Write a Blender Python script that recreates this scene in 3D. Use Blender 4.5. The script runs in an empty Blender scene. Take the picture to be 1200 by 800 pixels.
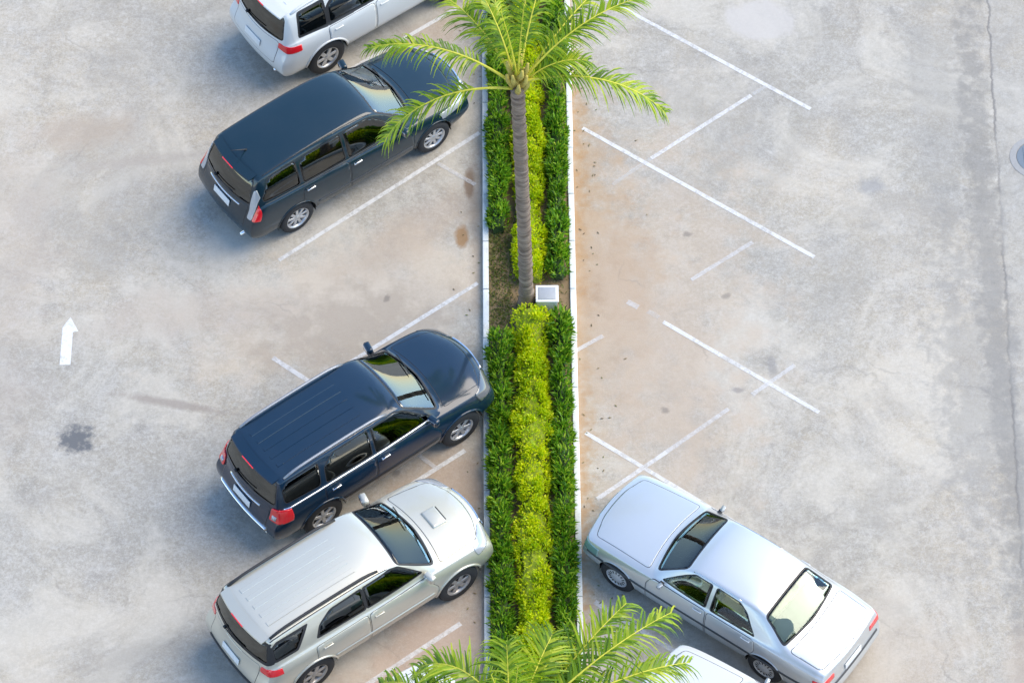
import bpy, bmesh, math, random
from mathutils import Vector, Matrix
from mathutils.bvhtree import BVHTree
R = math.radians
scene = bpy.context.scene
COL = scene.collection

# ------------------------------------------------------------------ helpers
def link(o, parent=None):
    COL.objects.link(o)
    if parent is not None:
        o.parent = parent
    return o

def tag(o, label=None, cat=None, group=None, kind=None):
    if label: o['label'] = label
    if cat: o['category'] = cat
    if group: o['group'] = group
    if kind: o['kind'] = kind
    return o

def empty(name, loc=(0, 0, 0), rz=0, parent=None):
    o = bpy.data.objects.new(name, None)
    o.empty_display_size = .2
    o.location = loc
    o.rotation_euler = (0, 0, rz)
    return link(o, parent)

def obj(name, bm, mats, parent=None, smooth=True):
    me = bpy.data.meshes.new(name)
    bm.to_mesh(me)
    bm.free()
    if not isinstance(mats, (list, tuple)): mats = [mats]
    for m in mats: me.materials.append(m)
    if smooth:
        for p in me.polygons: p.use_smooth = True
    o = bpy.data.objects.new(name, me)
    return link(o, parent)

def add_box(bm, c, s, rot=None, bevel=0.0, mat=0, taper=1.0):
    vs = []
    for dz in (-1, 1):
        k = taper if dz > 0 else 1.0
        for dx, dy in ((-1, -1), (1, -1), (1, 1), (-1, 1)):
            v = Vector((dx * s[0] / 2 * k, dy * s[1] / 2 * k, dz * s[2] / 2))
            if rot: v = rot @ v
            vs.append(bm.verts.new(v + Vector(c)))
    idx = [(0, 3, 2, 1), (4, 5, 6, 7), (0, 1, 5, 4), (1, 2, 6, 5), (2, 3, 7, 6), (3, 0, 4, 7)]
    fs = [bm.faces.new([vs[i] for i in f]) for f in idx]
    for f in fs: f.material_index = mat
    if bevel > 0:
        es = list({e for f in fs for e in f.edges})
        r = bmesh.ops.bevel(bm, geom=es, offset=bevel, segments=2, profile=.6, affect='EDGES')
        for f in r['faces']: f.material_index = mat
    return fs

def add_tube(bm, pts, rads, n=10, mat=0, caps=True):
    pts = [Vector(p) for p in pts]
    if not isinstance(rads, (list, tuple)): rads = [rads] * len(pts)
    rings = []
    up = Vector((0, 0, 1))
    for i, p in enumerate(pts):
        t = (pts[min(i + 1, len(pts) - 1)] - pts[max(i - 1, 0)]).normalized()
        a = t.cross(up)
        if a.length < 1e-3: a = t.cross(Vector((1, 0, 0)))
        a.normalize()
        b = t.cross(a)
        rings.append([bm.verts.new(p + (a * math.cos(k * 2 * math.pi / n) + b * math.sin(k * 2 * math.pi / n)) * rads[i]) for k in range(n)])
    for i in range(len(rings) - 1):
        for k in range(n):
            f = bm.faces.new((rings[i][k], rings[i][(k + 1) % n], rings[i + 1][(k + 1) % n], rings[i + 1][k]))
            f.material_index = mat
    if caps:
        f = bm.faces.new(rings[0][::-1]); f.material_index = mat
        f = bm.faces.new(rings[-1]); f.material_index = mat

def add_lathe(bm, prof, n=36, mat=0, c=(0, 0, 0)):
    """profile of (radius, y), turned about the y axis"""
    rings = []
    for r, y in prof:
        rings.append([bm.verts.new((c[0] + r * math.cos(2 * math.pi * k / n), c[1] + y, c[2] + r * math.sin(2 * math.pi * k / n))) for k in range(n)])
    for i in range(len(rings) - 1):
        for k in range(n):
            f = bm.faces.new((rings[i][k], rings[i + 1][k], rings[i + 1][(k + 1) % n], rings[i][(k + 1) % n]))
            f.material_index = mat

def lerp(a, b, t): return a + (b - a) * t
def sst(a, b, x):
    t = min(1, max(0, (x - a) / (b - a)))
    return t * t * (3 - 2 * t)

# ------------------------------------------------------------------ materials
def mat_new(name):
    m = bpy.data.materials.new(name)
    m.use_nodes = True
    nt = m.node_tree
    return m, nt, nt.nodes['Principled BSDF']

def N(nt, typ, **kw):
    n = nt.nodes.new(typ)
    for k, v in kw.items():
        if k in n.inputs.keys(): n.inputs[k].default_value = v
        else: setattr(n, k, v)
    return n

def ramp(nt, src, p0, p1, c0=(0, 0, 0, 1), c1=(1, 1, 1, 1)):
    r = nt.nodes.new('ShaderNodeValToRGB')
    r.color_ramp.elements[0].position = p0; r.color_ramp.elements[0].color = c0
    r.color_ramp.elements[1].position = p1; r.color_ramp.elements[1].color = c1
    nt.links.new(src, r.inputs[0])
    return r.outputs[0]

def mix(nt, fac, a, b, blend='MIX'):
    m = nt.nodes.new('ShaderNodeMix'); m.data_type = 'RGBA'; m.blend_type = blend
    for k, v in ((0, fac), (6, a), (7, b)):
        if isinstance(v, (int, float)): m.inputs[k].default_value = v
        elif isinstance(v, (tuple, list)): m.inputs[k].default_value = (*v[:3], 1)
        else: nt.links.new(v, m.inputs[k])
    return m.outputs[2]

def math_(nt, op, a, b=0.0, c=None):
    m = nt.nodes.new('ShaderNodeMath'); m.operation = op
    for k, v in ((0, a), (1, b)) + (((2, c),) if c is not None else ()):
        if isinstance(v, (int, float)): m.inputs[k].default_value = v
        else: nt.links.new(v, m.inputs[k])
    return m.outputs[0]

def noise(nt, vec, scale, detail=4, rough=.55, dist=0.0):
    n = N(nt, 'ShaderNodeTexNoise', Scale=scale, Detail=detail, Roughness=rough, Distortion=dist)
    nt.links.new(vec, n.inputs['Vector'])
    return n

def simple(name, col, rough=.5, metal=0.0, coat=0.0, bump=0.0, nscale=20, vary=.12, spec=.5):
    m, nt, b = mat_new(name)
    tc = N(nt, 'ShaderNodeTexCoord')
    n = noise(nt, tc.outputs['Object'], nscale, 5)
    c = mix(nt, n.outputs['Fac'], [x * (1 - vary) for x in col], [min(1, x * (1 + vary)) for x in col])
    nt.links.new(c, b.inputs['Base Color'])
    rr = N(nt, 'ShaderNodeMapRange'); rr.inputs['To Min'].default_value = max(.02, rough - .06); rr.inputs['To Max'].default_value = rough + .08
    nt.links.new(n.outputs['Fac'], rr.inputs['Value']); nt.links.new(rr.outputs[0], b.inputs['Roughness'])
    b.inputs['Metallic'].default_value = metal
    b.inputs['Coat Weight'].default_value = coat
    b.inputs['Coat Roughness'].default_value = .04
    b.inputs['Specular IOR Level'].default_value = spec
    if bump:
        bp = N(nt, 'ShaderNodeBump', Strength=bump, Distance=.01)
        nt.links.new(n.outputs['Fac'], bp.inputs['Height']); nt.links.new(bp.outputs[0], b.inputs['Normal'])
    return m

def paint(name, col, metal=.3, rough=.35, dust=(.35, .33, .3), dustamt=.12):
    """car paint under clear coat, with a little road dust low on the body"""
    m, nt, b = mat_new(name)
    tc = N(nt, 'ShaderNodeTexCoord')
    n = noise(nt, tc.outputs['Object'], 2.3, 6, .65)
    fine = noise(nt, tc.outputs['Object'], 900, 1)
    sep = N(nt, 'ShaderNodeSeparateXYZ'); nt.links.new(tc.outputs['Object'], sep.inputs[0])
    low = N(nt, 'ShaderNodeMapRange'); low.inputs['From Min'].default_value = .75; low.inputs['From Max'].default_value = .2
    nt.links.new(sep.outputs['Z'], low.inputs['Value'])
    d = math_(nt, 'MULTIPLY', math_(nt, 'ADD', math_(nt, 'MULTIPLY', low.outputs[0], .8), .35), ramp(nt, n.outputs['Fac'], .35, .75))
    d = math_(nt, 'MULTIPLY', d, dustamt)
    base = mix(nt, fine.outputs['Fac'], [x * .9 for x in col], [min(1, x * 1.1) for x in col])
    nt.links.new(mix(nt, d, base, dust), b.inputs['Base Color'])
    b.inputs['Coat IOR'].default_value = 1.55
    dk_ = sum(col) < .3
    b.inputs['Specular IOR Level'].default_value = .1 if dk_ else .4
    b.inputs['Metallic'].default_value = metal
    b.inputs['Roughness'].default_value = rough
    b.inputs['Coat Weight'].default_value = 1.0
    cr = N(nt, 'ShaderNodeMapRange'); cr.inputs['To Min'].default_value = .03; cr.inputs['To Max'].default_value = .14
    nt.links.new(n.outputs['Fac'], cr.inputs['Value']); nt.links.new(cr.outputs[0], b.inputs['Coat Roughness'])
    return m

def glass(name, tint, ior=1.9):
    """car glass: tinted see-through pane with a Fresnel reflection"""
    m, nt, b = mat_new(name)
    out = nt.nodes['Material Output']
    tr = N(nt, 'ShaderNodeBsdfTransparent'); tr.inputs[0].default_value = (*tint, 1)
    gl = N(nt, 'ShaderNodeBsdfGlossy'); gl.inputs['Roughness'].default_value = .02
    gl.inputs['Color'].default_value = (.95, 1, 1, 1)
    fr = N(nt, 'ShaderNodeFresnel', IOR=ior)
    mx = N(nt, 'ShaderNodeMixShader')
    nt.links.new(fr.outputs[0], mx.inputs[0]); nt.links.new(tr.outputs[0], mx.inputs[1]); nt.links.new(gl.outputs[0], mx.inputs[2])
    nt.links.new(mx.outputs[0], out.inputs['Surface'])
    return m

def leaf_mat(name, cols, rough=.45, trans=.25):
    m, nt, b = mat_new(name)
    g = N(nt, 'ShaderNodeNewGeometry')
    r = nt.nodes.new('ShaderNodeValToRGB')
    els = r.color_ramp.elements
    while len(els) < len(cols): els.new(.5)
    for i, c in enumerate(cols):
        els[i].position = i / (len(cols) - 1); els[i].color = (*c, 1)
    nt.links.new(g.outputs['Random Per Island'], r.inputs[0])
    tc = N(nt, 'ShaderNodeTexCoord')
    n = noise(nt, tc.outputs['Object'], 1.7, 3)
    c = mix(nt, ramp(nt, n.outputs['Fac'], .35, .7), mix(nt, 1.0, r.outputs[0], (.62, .72, .55), 'MULTIPLY'), r.outputs[0])
    nt.links.new(c, b.inputs['Base Color'])
    b.inputs['Roughness'].default_value = rough
    tl = N(nt, 'ShaderNodeBsdfTranslucent'); nt.links.new(c, tl.inputs[0])
    mx = N(nt, 'ShaderNodeMixShader'); mx.inputs[0].default_value = trans
    nt.links.new(b.outputs[0], mx.inputs[1]); nt.links.new(tl.outputs[0], mx.inputs[2])
    nt.links.new(mx.outputs[0], nt.nodes['Material Output'].inputs['Surface'])
    return m

M = {}
M['silver'] = paint('silver paint', (.58, .56, .47), .5, .36)
M['sedan'] = paint('pale silver paint', (.60, .63, .64), .55, .36)
M['white'] = paint('white paint', (.64, .65, .63), 0, .4)
M['black'] = paint('black blue paint', (.003, .020, .032), .0, .34, dustamt=.03)
M['navy'] = paint('dark blue paint', (.003, .020, .044), .0, .34, dustamt=.03)
M['glass_dark'] = glass('tinted glass', (.05, .065, .06))
M['glass'] = glass('clear green glass', (.82, .90, .84), 1.6)
M['rubber'] = simple('tyre rubber', (.025, .025, .026), .8, bump=.3, nscale=60)
M['trim'] = simple('black trim', (.018, .018, .02), .5)
M['plastic'] = simple('grey plastic', (.06, .062, .065), .6)
M['chrome'] = simple('chrome', (.75, .77, .8), .12, 1.0)
M['alloy'] = simple('alloy wheel', (.58, .58, .58), .35, .7)
M['dirtyalloy'] = simple('brake dusted alloy wheel', (.42, .40, .38), .4, .6)
M['hubcap'] = simple('silver wheel cover', (.55, .56, .57), .4, .3)
M['red'] = simple('red lens', (.75, .012, .02), .12, coat=1, vary=.05)
M['clear'] = simple('clear lens', (.45, .47, .49), .1, .3, coat=1)
M['amber'] = simple('amber lens', (.6, .2, .03), .15, coat=1)
M['teal'] = simple('greenish clear lens', (.25, .42, .40), .12, .3, coat=1)
M['shelf'] = simple('pale shelf cloth', (.26, .24, .19), .9)
M['railgrey'] = simple('satin grey rail', (.30, .31, .33), .4, .6)
M['glass_bright'] = glass('reflective windscreen glass', (.5, .58, .54), 2.5)
M['smoke'] = simple('smoked lens', (.10, .11, .12), .1, .2, coat=1)
M['plate'] = simple('number plate', (.72, .73, .72), .4)
M['ink'] = simple('plate dark band', (.1, .1, .11), .5)
M['seat'] = simple('dark seat cloth', (.07, .068, .065), .85, nscale=60)
M['seatbeige'] = simple('beige seat cloth', (.55, .47, .35), .85, nscale=60)
M['interior'] = simple('cabin trim', (.045, .045, .045), .8)
M['interiorbeige'] = simple('beige cabin trim', (.50, .44, .34), .8)

# ------------------------------------------------------------------ car builder
def rounded(poly, rad=.05, seg=3):
    """round the corners of a convex polygon"""
    out = []
    n = len(poly)
    for i in range(n):
        p = Vector(poly[i]); a = Vector(poly[i - 1]); b = Vector(poly[(i + 1) % n])
        da = (a - p); db = (b - p)
        r = min(rad, da.length * .4, db.length * .4)
        p0 = p + da.normalized() * r; p2 = p + db.normalized() * r
        for k in range(seg + 1):
            t = k / seg
            out.append((p0 * (1 - t) ** 2 + p * 2 * t * (1 - t) + p2 * t * t)[:])
    return out

def grow(poly, d):
    """offset a convex polygon outward by d"""
    c = sum((Vector(p) for p in poly), Vector((0, 0))) / len(poly)
    n = len(poly); out = []
    for i in range(n):
        p = Vector(poly[i]); a = Vector(poly[i - 1]); b = Vector(poly[(i + 1) % n])
        e1 = (p - a).normalized(); e2 = (b - p).normalized()
        n1 = Vector((e1.y, -e1.x)); n2 = Vector((e2.y, -e2.x))
        if n1.dot(p - c) < 0: n1 = -n1
        if n2.dot(p - c) < 0: n2 = -n2
        m = (n1 + n2)
        m = m / max(.4, m.dot(n1)) if m.length > 1e-6 else n1
        out.append((p + m * d)[:])
    return out

def planes_of(poly, axis):
    c = sum((Vector(p) for p in poly), Vector((0, 0))) / len(poly)
    out = []
    for i in range(len(poly)):
        a = Vector(poly[i]); b = Vector(poly[(i + 1) % len(poly)])
        e = b - a
        if e.length < 1e-6: continue
        nn = Vector((e.y, -e.x)).normalized()
        if nn.dot(a - c) < 0: nn = -nn
        if axis == 'y': co = Vector((a.x, 0, a.y)); no = Vector((nn.x, 0, nn.y))
        elif axis == 'z': co = Vector((a.x, a.y, 0)); no = Vector((nn.x, nn.y, 0))
        else: co = Vector((0, a.x, a.y)); no = Vector((0, nn.x, nn.y))
        out.append((co, no))
    return out

def cut(bm, planes, filt):
    """cut the surface along the planes; return the faces inside all of them"""
    sel = []
    for f in bm.faces:
        c = f.verts[0].co
        if any((c - co).dot(no) > .25 for co, no in planes): continue
        c = f.calc_center_median()
        if any((c - co).dot(no) > .12 for co, no in planes): continue
        if filt(c, f.normal): sel.append(f)
    for co, no in planes:
        sel = [f for f in sel if f.is_valid]
        geom = set(sel)
        for f in sel:
            geom.update(f.verts); geom.update(f.edges)
        r = bmesh.ops.bisect_plane(bm, geom=list(geom), dist=1e-5, plane_co=co, plane_no=no)
        keep = set(f for f in sel if f.is_valid)
        keep.update(g for g in r['geom'] if isinstance(g, bmesh.types.BMFace))
        keep.update(g for g in r['geom_cut'] if isinstance(g, bmesh.types.BMFace))
        sel = [f for f in keep if f.is_valid and (f.calc_center_median() - co).dot(no) < 1e-5]
    return [f for f in sel if f.is_valid and all((f.calc_center_median() - co).dot(no) < 1e-5 for co, no in planes)]

def extract(bm, faces, off=0.0, thick=.004, push=None):
    """lift faces out of bm into a new bmesh, moved along the normals and given a thickness"""
    nb = bmesh.new(); vm = {}
    for f in faces:
        vs = []
        for v in f.verts:
            if v not in vm:
                vm[v] = nb.verts.new(v.co + v.normal * off)
            vs.append(vm[v])
        try: nb.faces.new(vs)
        except ValueError: pass
    bmesh.ops.delete(bm, geom=faces, context='FACES')
    nb.normal_update()
    if thick:
        norms = {v: v.normal.copy() for v in nb.verts}
        old = list(nb.faces); edges = [e for e in nb.edges if e.is_boundary]
        dup = {v: nb.verts.new(v.co - norms[v] * thick) for v in list(norms)}
        for f in old: nb.faces.new([dup[v] for v in reversed(f.verts)])
        for e in edges:
            a, b = e.verts
            l = e.link_loops[0]
            a, b = l.vert, l.link_loop_next.vert
            nb.faces.new((b, a, dup[a], dup[b]))
    return nb

class Car:
    def __init__(s, spec, mats):
        s.sp = spec; s.m = mats
        s.build_shell()

    def warp(s, v):
        x, y, z = v
        k = s.sp.get('bow', .11)
        w = sst(.72, 1.0, z)
        x2 = x - k * (y / .8) ** 2 * sst(-.1, .9, x) * w + .7 * k * (y / .8) ** 2 * sst(.3, -.0, x + s.sp['rx']) * w
        return Vector((x2, y, z))

    def build_shell(s):
        sp = s.sp; bm = bmesh.new(); st = sp['st']; n = len(st)
        cr = bm.edges.layers.float.new('crease_edge')
        zs = sp['sill']
        grid = {}
        side_pts = {}
        for i, (x, w, zb, zt, gw, ed) in enumerate(st):
            mid = sp['mid']
            hb = zb - zs
            wl = w + sp['bulge']
            rows = [(wl - .07, zs), (wl - .01, zs + hb * .18), (wl + .0, zs + hb * .5), (wl - .012, zb - hb * .16)]
            cols = [(w, zb), (w - .035, zb + .018 + .0 * (zt - zb)), None, (gw, zt - ed), (gw * .55, zt - ed * .22), (0, zt)]
            a, b = cols[1], cols[3]
            cols[2] = (lerp(a[0], b[0], .5) + (.022 if zt - zb > .3 else .012), lerp(a[1], b[1], .52))
            for sg in (-1, 1):
                for r, (y, z) in enumerate(rows):
                    xo = sp['nose'][r] if i == n - 1 else (sp['tail'][r] if i == 0 else 0)
                    side_pts[i, r, sg] = bm.verts.new((x + xo, sg * y, z))
            for c in range(11):
                k = c if c <= 5 else 10 - c
                sg = -1 if c < 5 else (1 if c > 5 else 0)
                y, z = cols[k]
                if i == n - 1: xo = sp['nose'][4] + sp['nb'] * (1 - (y / w) ** 2)
                elif i == n - 2: xo = sp['nb'] * .5 * (1 - (y / w) ** 2)
                elif i == 0: xo = sp['tail'][4] - sp['tb'] * (1 - (y / w) ** 2)
                elif i == 1: xo = -sp['tb'] * .6 * (1 - (y / w) ** 2)
                else: xo = 0
                grid[i, c] = bm.verts.new((x + xo, sg * y if sg else 0, z))
        def SP(i, r, sg): return side_pts[i, r, sg] if r < 4 else grid[i, 0 if sg < 0 else 10]
        for i in range(n - 1):
            for r in range(4):
                bm.faces.new((SP(i, r, -1), SP(i + 1, r, -1), SP(i + 1, r + 1, -1), SP(i, r + 1, -1)))
                bm.faces.new((SP(i + 1, r, 1), SP(i, r, 1), SP(i, r + 1, 1), SP(i + 1, r + 1, 1)))
            for c in range(10):
                bm.faces.new((grid[i, c], grid[i + 1, c], grid[i + 1, c + 1], grid[i, c + 1]))
            bm.faces.new((SP(i, 0, 1), SP(i + 1, 0, 1), SP(i + 1, 0, -1), SP(i, 0, -1)))
        for end in (0, n - 1):
            x, w = st[end][0], st[end][1]
            offs = sp['nose'] if end else sp['tail']
            bul = sp['nb'] if end else -sp['tb']
            cap = {}
            for r in range(5):
                for c in range(11):
                    if r == 4: cap[r, c] = grid[end, c]; continue
                    if c == 0: cap[r, c] = SP(end, r, -1); continue
                    if c == 10: cap[r, c] = SP(end, r, 1); continue
                    yy = grid[end, c].co.y / w
                    wr = abs(SP(end, r, 1).co.y)
                    cap[r, c] = bm.verts.new((x + offs[r] + bul * (1 - yy ** 2), yy * wr, SP(end, r, 1).co.z))
            for r in range(4):
                for c in range(10):
                    q = (cap[r, c], cap[r, c + 1], cap[r + 1, c + 1], cap[r + 1, c])
                    bm.faces.new(q if end else q[::-1])
            bm.faces.new([cap[0, c] for c in range(10, -1, -1)] if end else [cap[0, c] for c in range(11)]) if False else None
            # floor edge
            for c in range(10):
                e = bm.edges.get((cap[0, c], cap[0, c + 1]))
                if e: e[cr] = .5
            for c in range(10):
                e = bm.edges.get((cap[4, c], cap[4, c + 1]))
                if e: e[cr] = sp.get('capcrease', .3)
        for i in range(n - 1):
            for a, v in ((3, .45 if st[i][3] - st[i][2] > .2 else .2), (0, .45)):
                for c in (a, 10 - a):
                    e = bm.edges.get((grid[i, c], grid[i + 1, c]))
                    if e: e[cr] = v
            for sg in (-1, 1):
                e = bm.edges.get((SP(i, 0, sg), SP(i + 1, 0, sg)))
                if e: e[cr] = .6
                e = bm.edges.get((SP(i, 2, sg), SP(i + 1, 2, sg)))
                if e: e[cr] = sp.get('sidecrease', .25)
        for i, v in sp['tcrease'].items():
            for c in range(10):
                e = bm.edges.get((grid[i, c], grid[i, c + 1]))
                if e: e[cr] = v
        bm.normal_update()
        me = bpy.data.meshes.new('tmp'); bm.to_mesh(me); bm.free()
        o = bpy.data.objects.new('tmp', me); COL.objects.link(o)
        md = o.modifiers.new('s', 'SUBSURF'); md.levels = sp.get('lev', 3)
        dg = bpy.context.evaluated_depsgraph_get()
        ev = o.evaluated_get(dg)
        s.bm = bmesh.new(); s.bm.from_mesh(ev.to_mesh()); ev.to_mesh_clear()
        bpy.data.objects.remove(o); bpy.data.meshes.remove(me)
        s.bm.normal_update()
        wb = s.bm.copy()
        for v in wb.verts: v.co = s.warp(v.co)
        wb.normal_update()
        s.bvh = BVHTree.FromBMesh(wb); wb.free()
        s.bvh0 = BVHTree.FromBMesh(s.bm)

    def hit(s, a, b, axis, sg=1, warped=True):
        t = s.bvh if warped else s.bvh0
        if axis == 'y': o, d = Vector((a, sg * 3, b)), Vector((0, -sg, 0))
        elif axis == 'z': o, d = Vector((a, b, 4)), Vector((0, 0, -1))
        else: o, d = Vector((sg * 6, a, b)), Vector((-sg, 0, 0))
        h = t.ray_cast(o, d)
        if h[0] is None: return None, None
        nn = h[1] if h[1].dot(d) < 0 else -h[1]
        return h[0], nn

    def strip(s, bm, pts, axis, sg=1, w=.012, h=.003, mat=0, step=.05):
        """raised ribbon that follows the body surface"""
        P = []
        for i in range(len(pts) - 1):
            a, b = Vector(pts[i]), Vector(pts[i + 1])
            k = max(1, int((b - a).length / step))
            for j in range(k + (1 if i == len(pts) - 2 else 0)):
                q = a.lerp(b, j / k); hp, nn = s.hit(q.x, q.y, axis, sg)
                if hp: P.append((hp, nn))
        prev = None
        for i, (p, nn) in enumerate(P):
            t = (P[min(i + 1, len(P) - 1)][0] - P[max(i - 1, 0)][0]).normalized()
            sd = t.cross(nn).normalized() * w / 2
            ring = [bm.verts.new(p - sd - nn * .004), bm.verts.new(p - sd * .8 + nn * h), bm.verts.new(p + sd * .8 + nn * h), bm.verts.new(p + sd - nn * .004)]
            if prev:
                for k in range(3):
                    f = bm.faces.new((prev[k], prev[k + 1], ring[k + 1], ring[k])); f.material_index = mat
            else: bm.faces.new(ring[::-1]).material_index = mat
            prev = ring
        if prev: bm.faces.new(prev).material_index = mat

    def part(s, name, nb, mats, parent, warp=True):
        if warp:
            for v in nb.verts: v.co = s.warp(v.co)
        nb.normal_update()
        return obj(name, nb, mats, parent)

def make_car(name, spec, mats, label, group, loc, rz):
    """mats: paint, glass front, glass rear, seat, interior, rim"""
    PA, GF, GR, SE, INn, RIM = mats
    car = Car(spec, mats); bm = car.bm; sp = spec
    root = empty(name, loc, rz)
    tag(root, label, spec['cat'], group)
    body_mats = [PA, M['trim'], M['plastic'], M['chrome']]
    side = lambda sg, zmin=0, nmin=.35: (lambda c, n: c.y * sg > .25 and n.y * sg > nmin and c.z > zmin)
    # --- wheel arches
    for xw in (-sp['wb'] / 2, sp['wb'] / 2):
        ra = sp['arch']
        pl = [(xw + ra * math.cos(a), sp['wr'] + .01 + ra * math.sin(a)) for a in [2 * math.pi * k / 28 for k in range(28)]]
        for sg in (-1, 1):
            fs = cut(bm, planes_of(pl, 'y'), side(sg, 0, -.2))
            bmesh.ops.delete(bm, geom=fs, context='FACES')
    # --- two-tone lower cladding
    if sp.get('cladz'):
        z0 = sp['cladz']
        fs = cut(bm, [(Vector((0, 0, z0)), Vector((0, 0, 1)))], lambda c, n: True)
        for f in fs: f.material_index = 1
    # --- windows (gasket ring stays black in the body, pane lifted out)
    parts = []
    for w in sp['windows']:
        poly = rounded(w['poly'], w.get('r', .05))
        outer = rounded(grow(w['poly'], w.get('seal', .018)), w.get('r', .05) + .015)
        for sg in ((-1, 1) if w['axis'] == 'y' else (1,)):
            if w['axis'] == 'y': fl = side(sg, sp['glz'], .3)
            elif w['axis'] == 'z':
                d = 1 if w['end'] == 'front' else -1
                fl = (lambda d: lambda c, n: n.z > .2 and n.x * d > .12 and c.x * d > w.get('xmin', 0))(d)
            else: fl = lambda c, n: n.x < -.25 and c.x < -1.2
            fo = cut(bm, planes_of(outer, w['axis']), fl)
            for f in fo: f.material_index = w.get('sealmat', 1)
            fi = cut(bm, planes_of(poly, w['axis']), fl)
            nb = extract(bm, fi, -.006, .005)
            parts.append((w['name'], nb, GF if w.get('clear') else GR, w.get('label')))
    # --- lamps
    for l in sp['lamps']:
        for sg in (-1, 1):
            pl = planes_of(rounded([(p[0] * sg, p[1]) for p in l['poly']], .03, 2), 'x')
            d = 1 if l['x'] > 0 else -1
            pl.append((Vector((l['x'], 0, 0)), Vector((-d, 0, 0))))
            fo = cut(bm, pl, lambda c, n: c.x * d > 1 and (n.x * d > -.1))
            if l.get('top'): pass
            nb = extract(bm, fo, l.get('off', .008), .02)
            parts.append((l['name'], nb, l['mat'], None))
    # --- opening panels with dark shut lines
    for w in sp['panels']:
        poly = rounded(w['poly'], w.get('r', .06))
        outer = rounded(grow(w['poly'], .009), w.get('r', .06) + .008)
        for sg in ((-1, 1) if w['axis'] == 'y' else (1,)):
            if w['axis'] == 'y':
                fl = lambda c, n: c.y * sg > .3 and n.y * sg > .25
            elif w['axis'] == 'z':
                d = 1 if w['end'] == 'front' else -1
                fl = lambda c, n: n.z > .25 and c.x * d > w['xmin']
            else: fl = lambda c, n: n.x < -.2 and c.x < -1.5
            fo = cut(bm, planes_of(outer, w['axis']), fl)
            cl = [f for f in fo]
            for f in cl: f.material_index = 1
            fi = cut(bm, planes_of(poly, w['axis']), fl)
            for f in fi: f.material_index = 0
            if not fi: continue
            nb = extract(bm, fi, .0015, .012)
            if sp.get('cladz') and w['axis'] == 'y': pass
            parts.append((w['name'], nb, [PA], None))
    body = car.part('body', bm, body_mats, root)
    made = {}
    for nm, nb, mt, lab in parts:
        o = car.part(nm, nb, mt, root)
        made.setdefault(nm, []).append(o)
    # --- wheel wells + arch lips
    for xw in (-sp['wb'] / 2, sp['wb'] / 2):
        for sg in (-1, 1):
            nb = bmesh.new(); K = 18; ra = sp['arch'] + .004
            zc = sp['wr'] + .01; prev = None; z_s = sp['sill'] - .02
            a0 = math.asin(max(-.9, (z_s - zc) / ra))
            lip = []
            for k in range(K + 1):
                a = a0 + (math.pi - 2 * a0) * k / K
                x, z = xw + ra * math.cos(a), zc + ra * math.sin(a)
                hp, nn = car.hit(x, z, 'y', sg)
                yo = abs(hp.y) - .006 if hp else sp['half'] - .05
                if hp: lip.append(Vector((x, sg * (abs(hp.y) + .002), z)))
                row = [nb.verts.new((x, sg * yo, z)), nb.verts.new((x, sg * (sp['half'] - .34), z))]
                if prev: nb.faces.new((prev[0], prev[1], row[1], row[0]))
                prev = row
            # inner wall
            ring = [nb.verts.new((xw + ra * math.cos(a0 + (math.pi - 2 * a0) * k / K), sg * (sp['half'] - .34), zc + ra * math.sin(a0 + (math.pi - 2 * a0) * k / K))) for k in range(K + 1)]
            nb.faces.new(ring)
            if len(lip) > 3:
                nb2 = bmesh.new()
                add_tube(nb2, lip, sp.get('lip', .014), 6)
                obj('wheel_arch_trim', nb2, M['trim'] if sp.get('lipdark') else PA, root)
            obj('wheel_well', nb, M['trim'], root)
    # --- underbody
    nb = bmesh.new()
    add_box(nb, (0, 0, sp['sill'] + .03), (sp['L'] - .9, sp['half'] * 2 - .7, .1), bevel=.03)
    obj('underbody', nb, M['trim'], root)
    # --- wheels
    wr = sp['wr']; ww = .205
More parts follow.
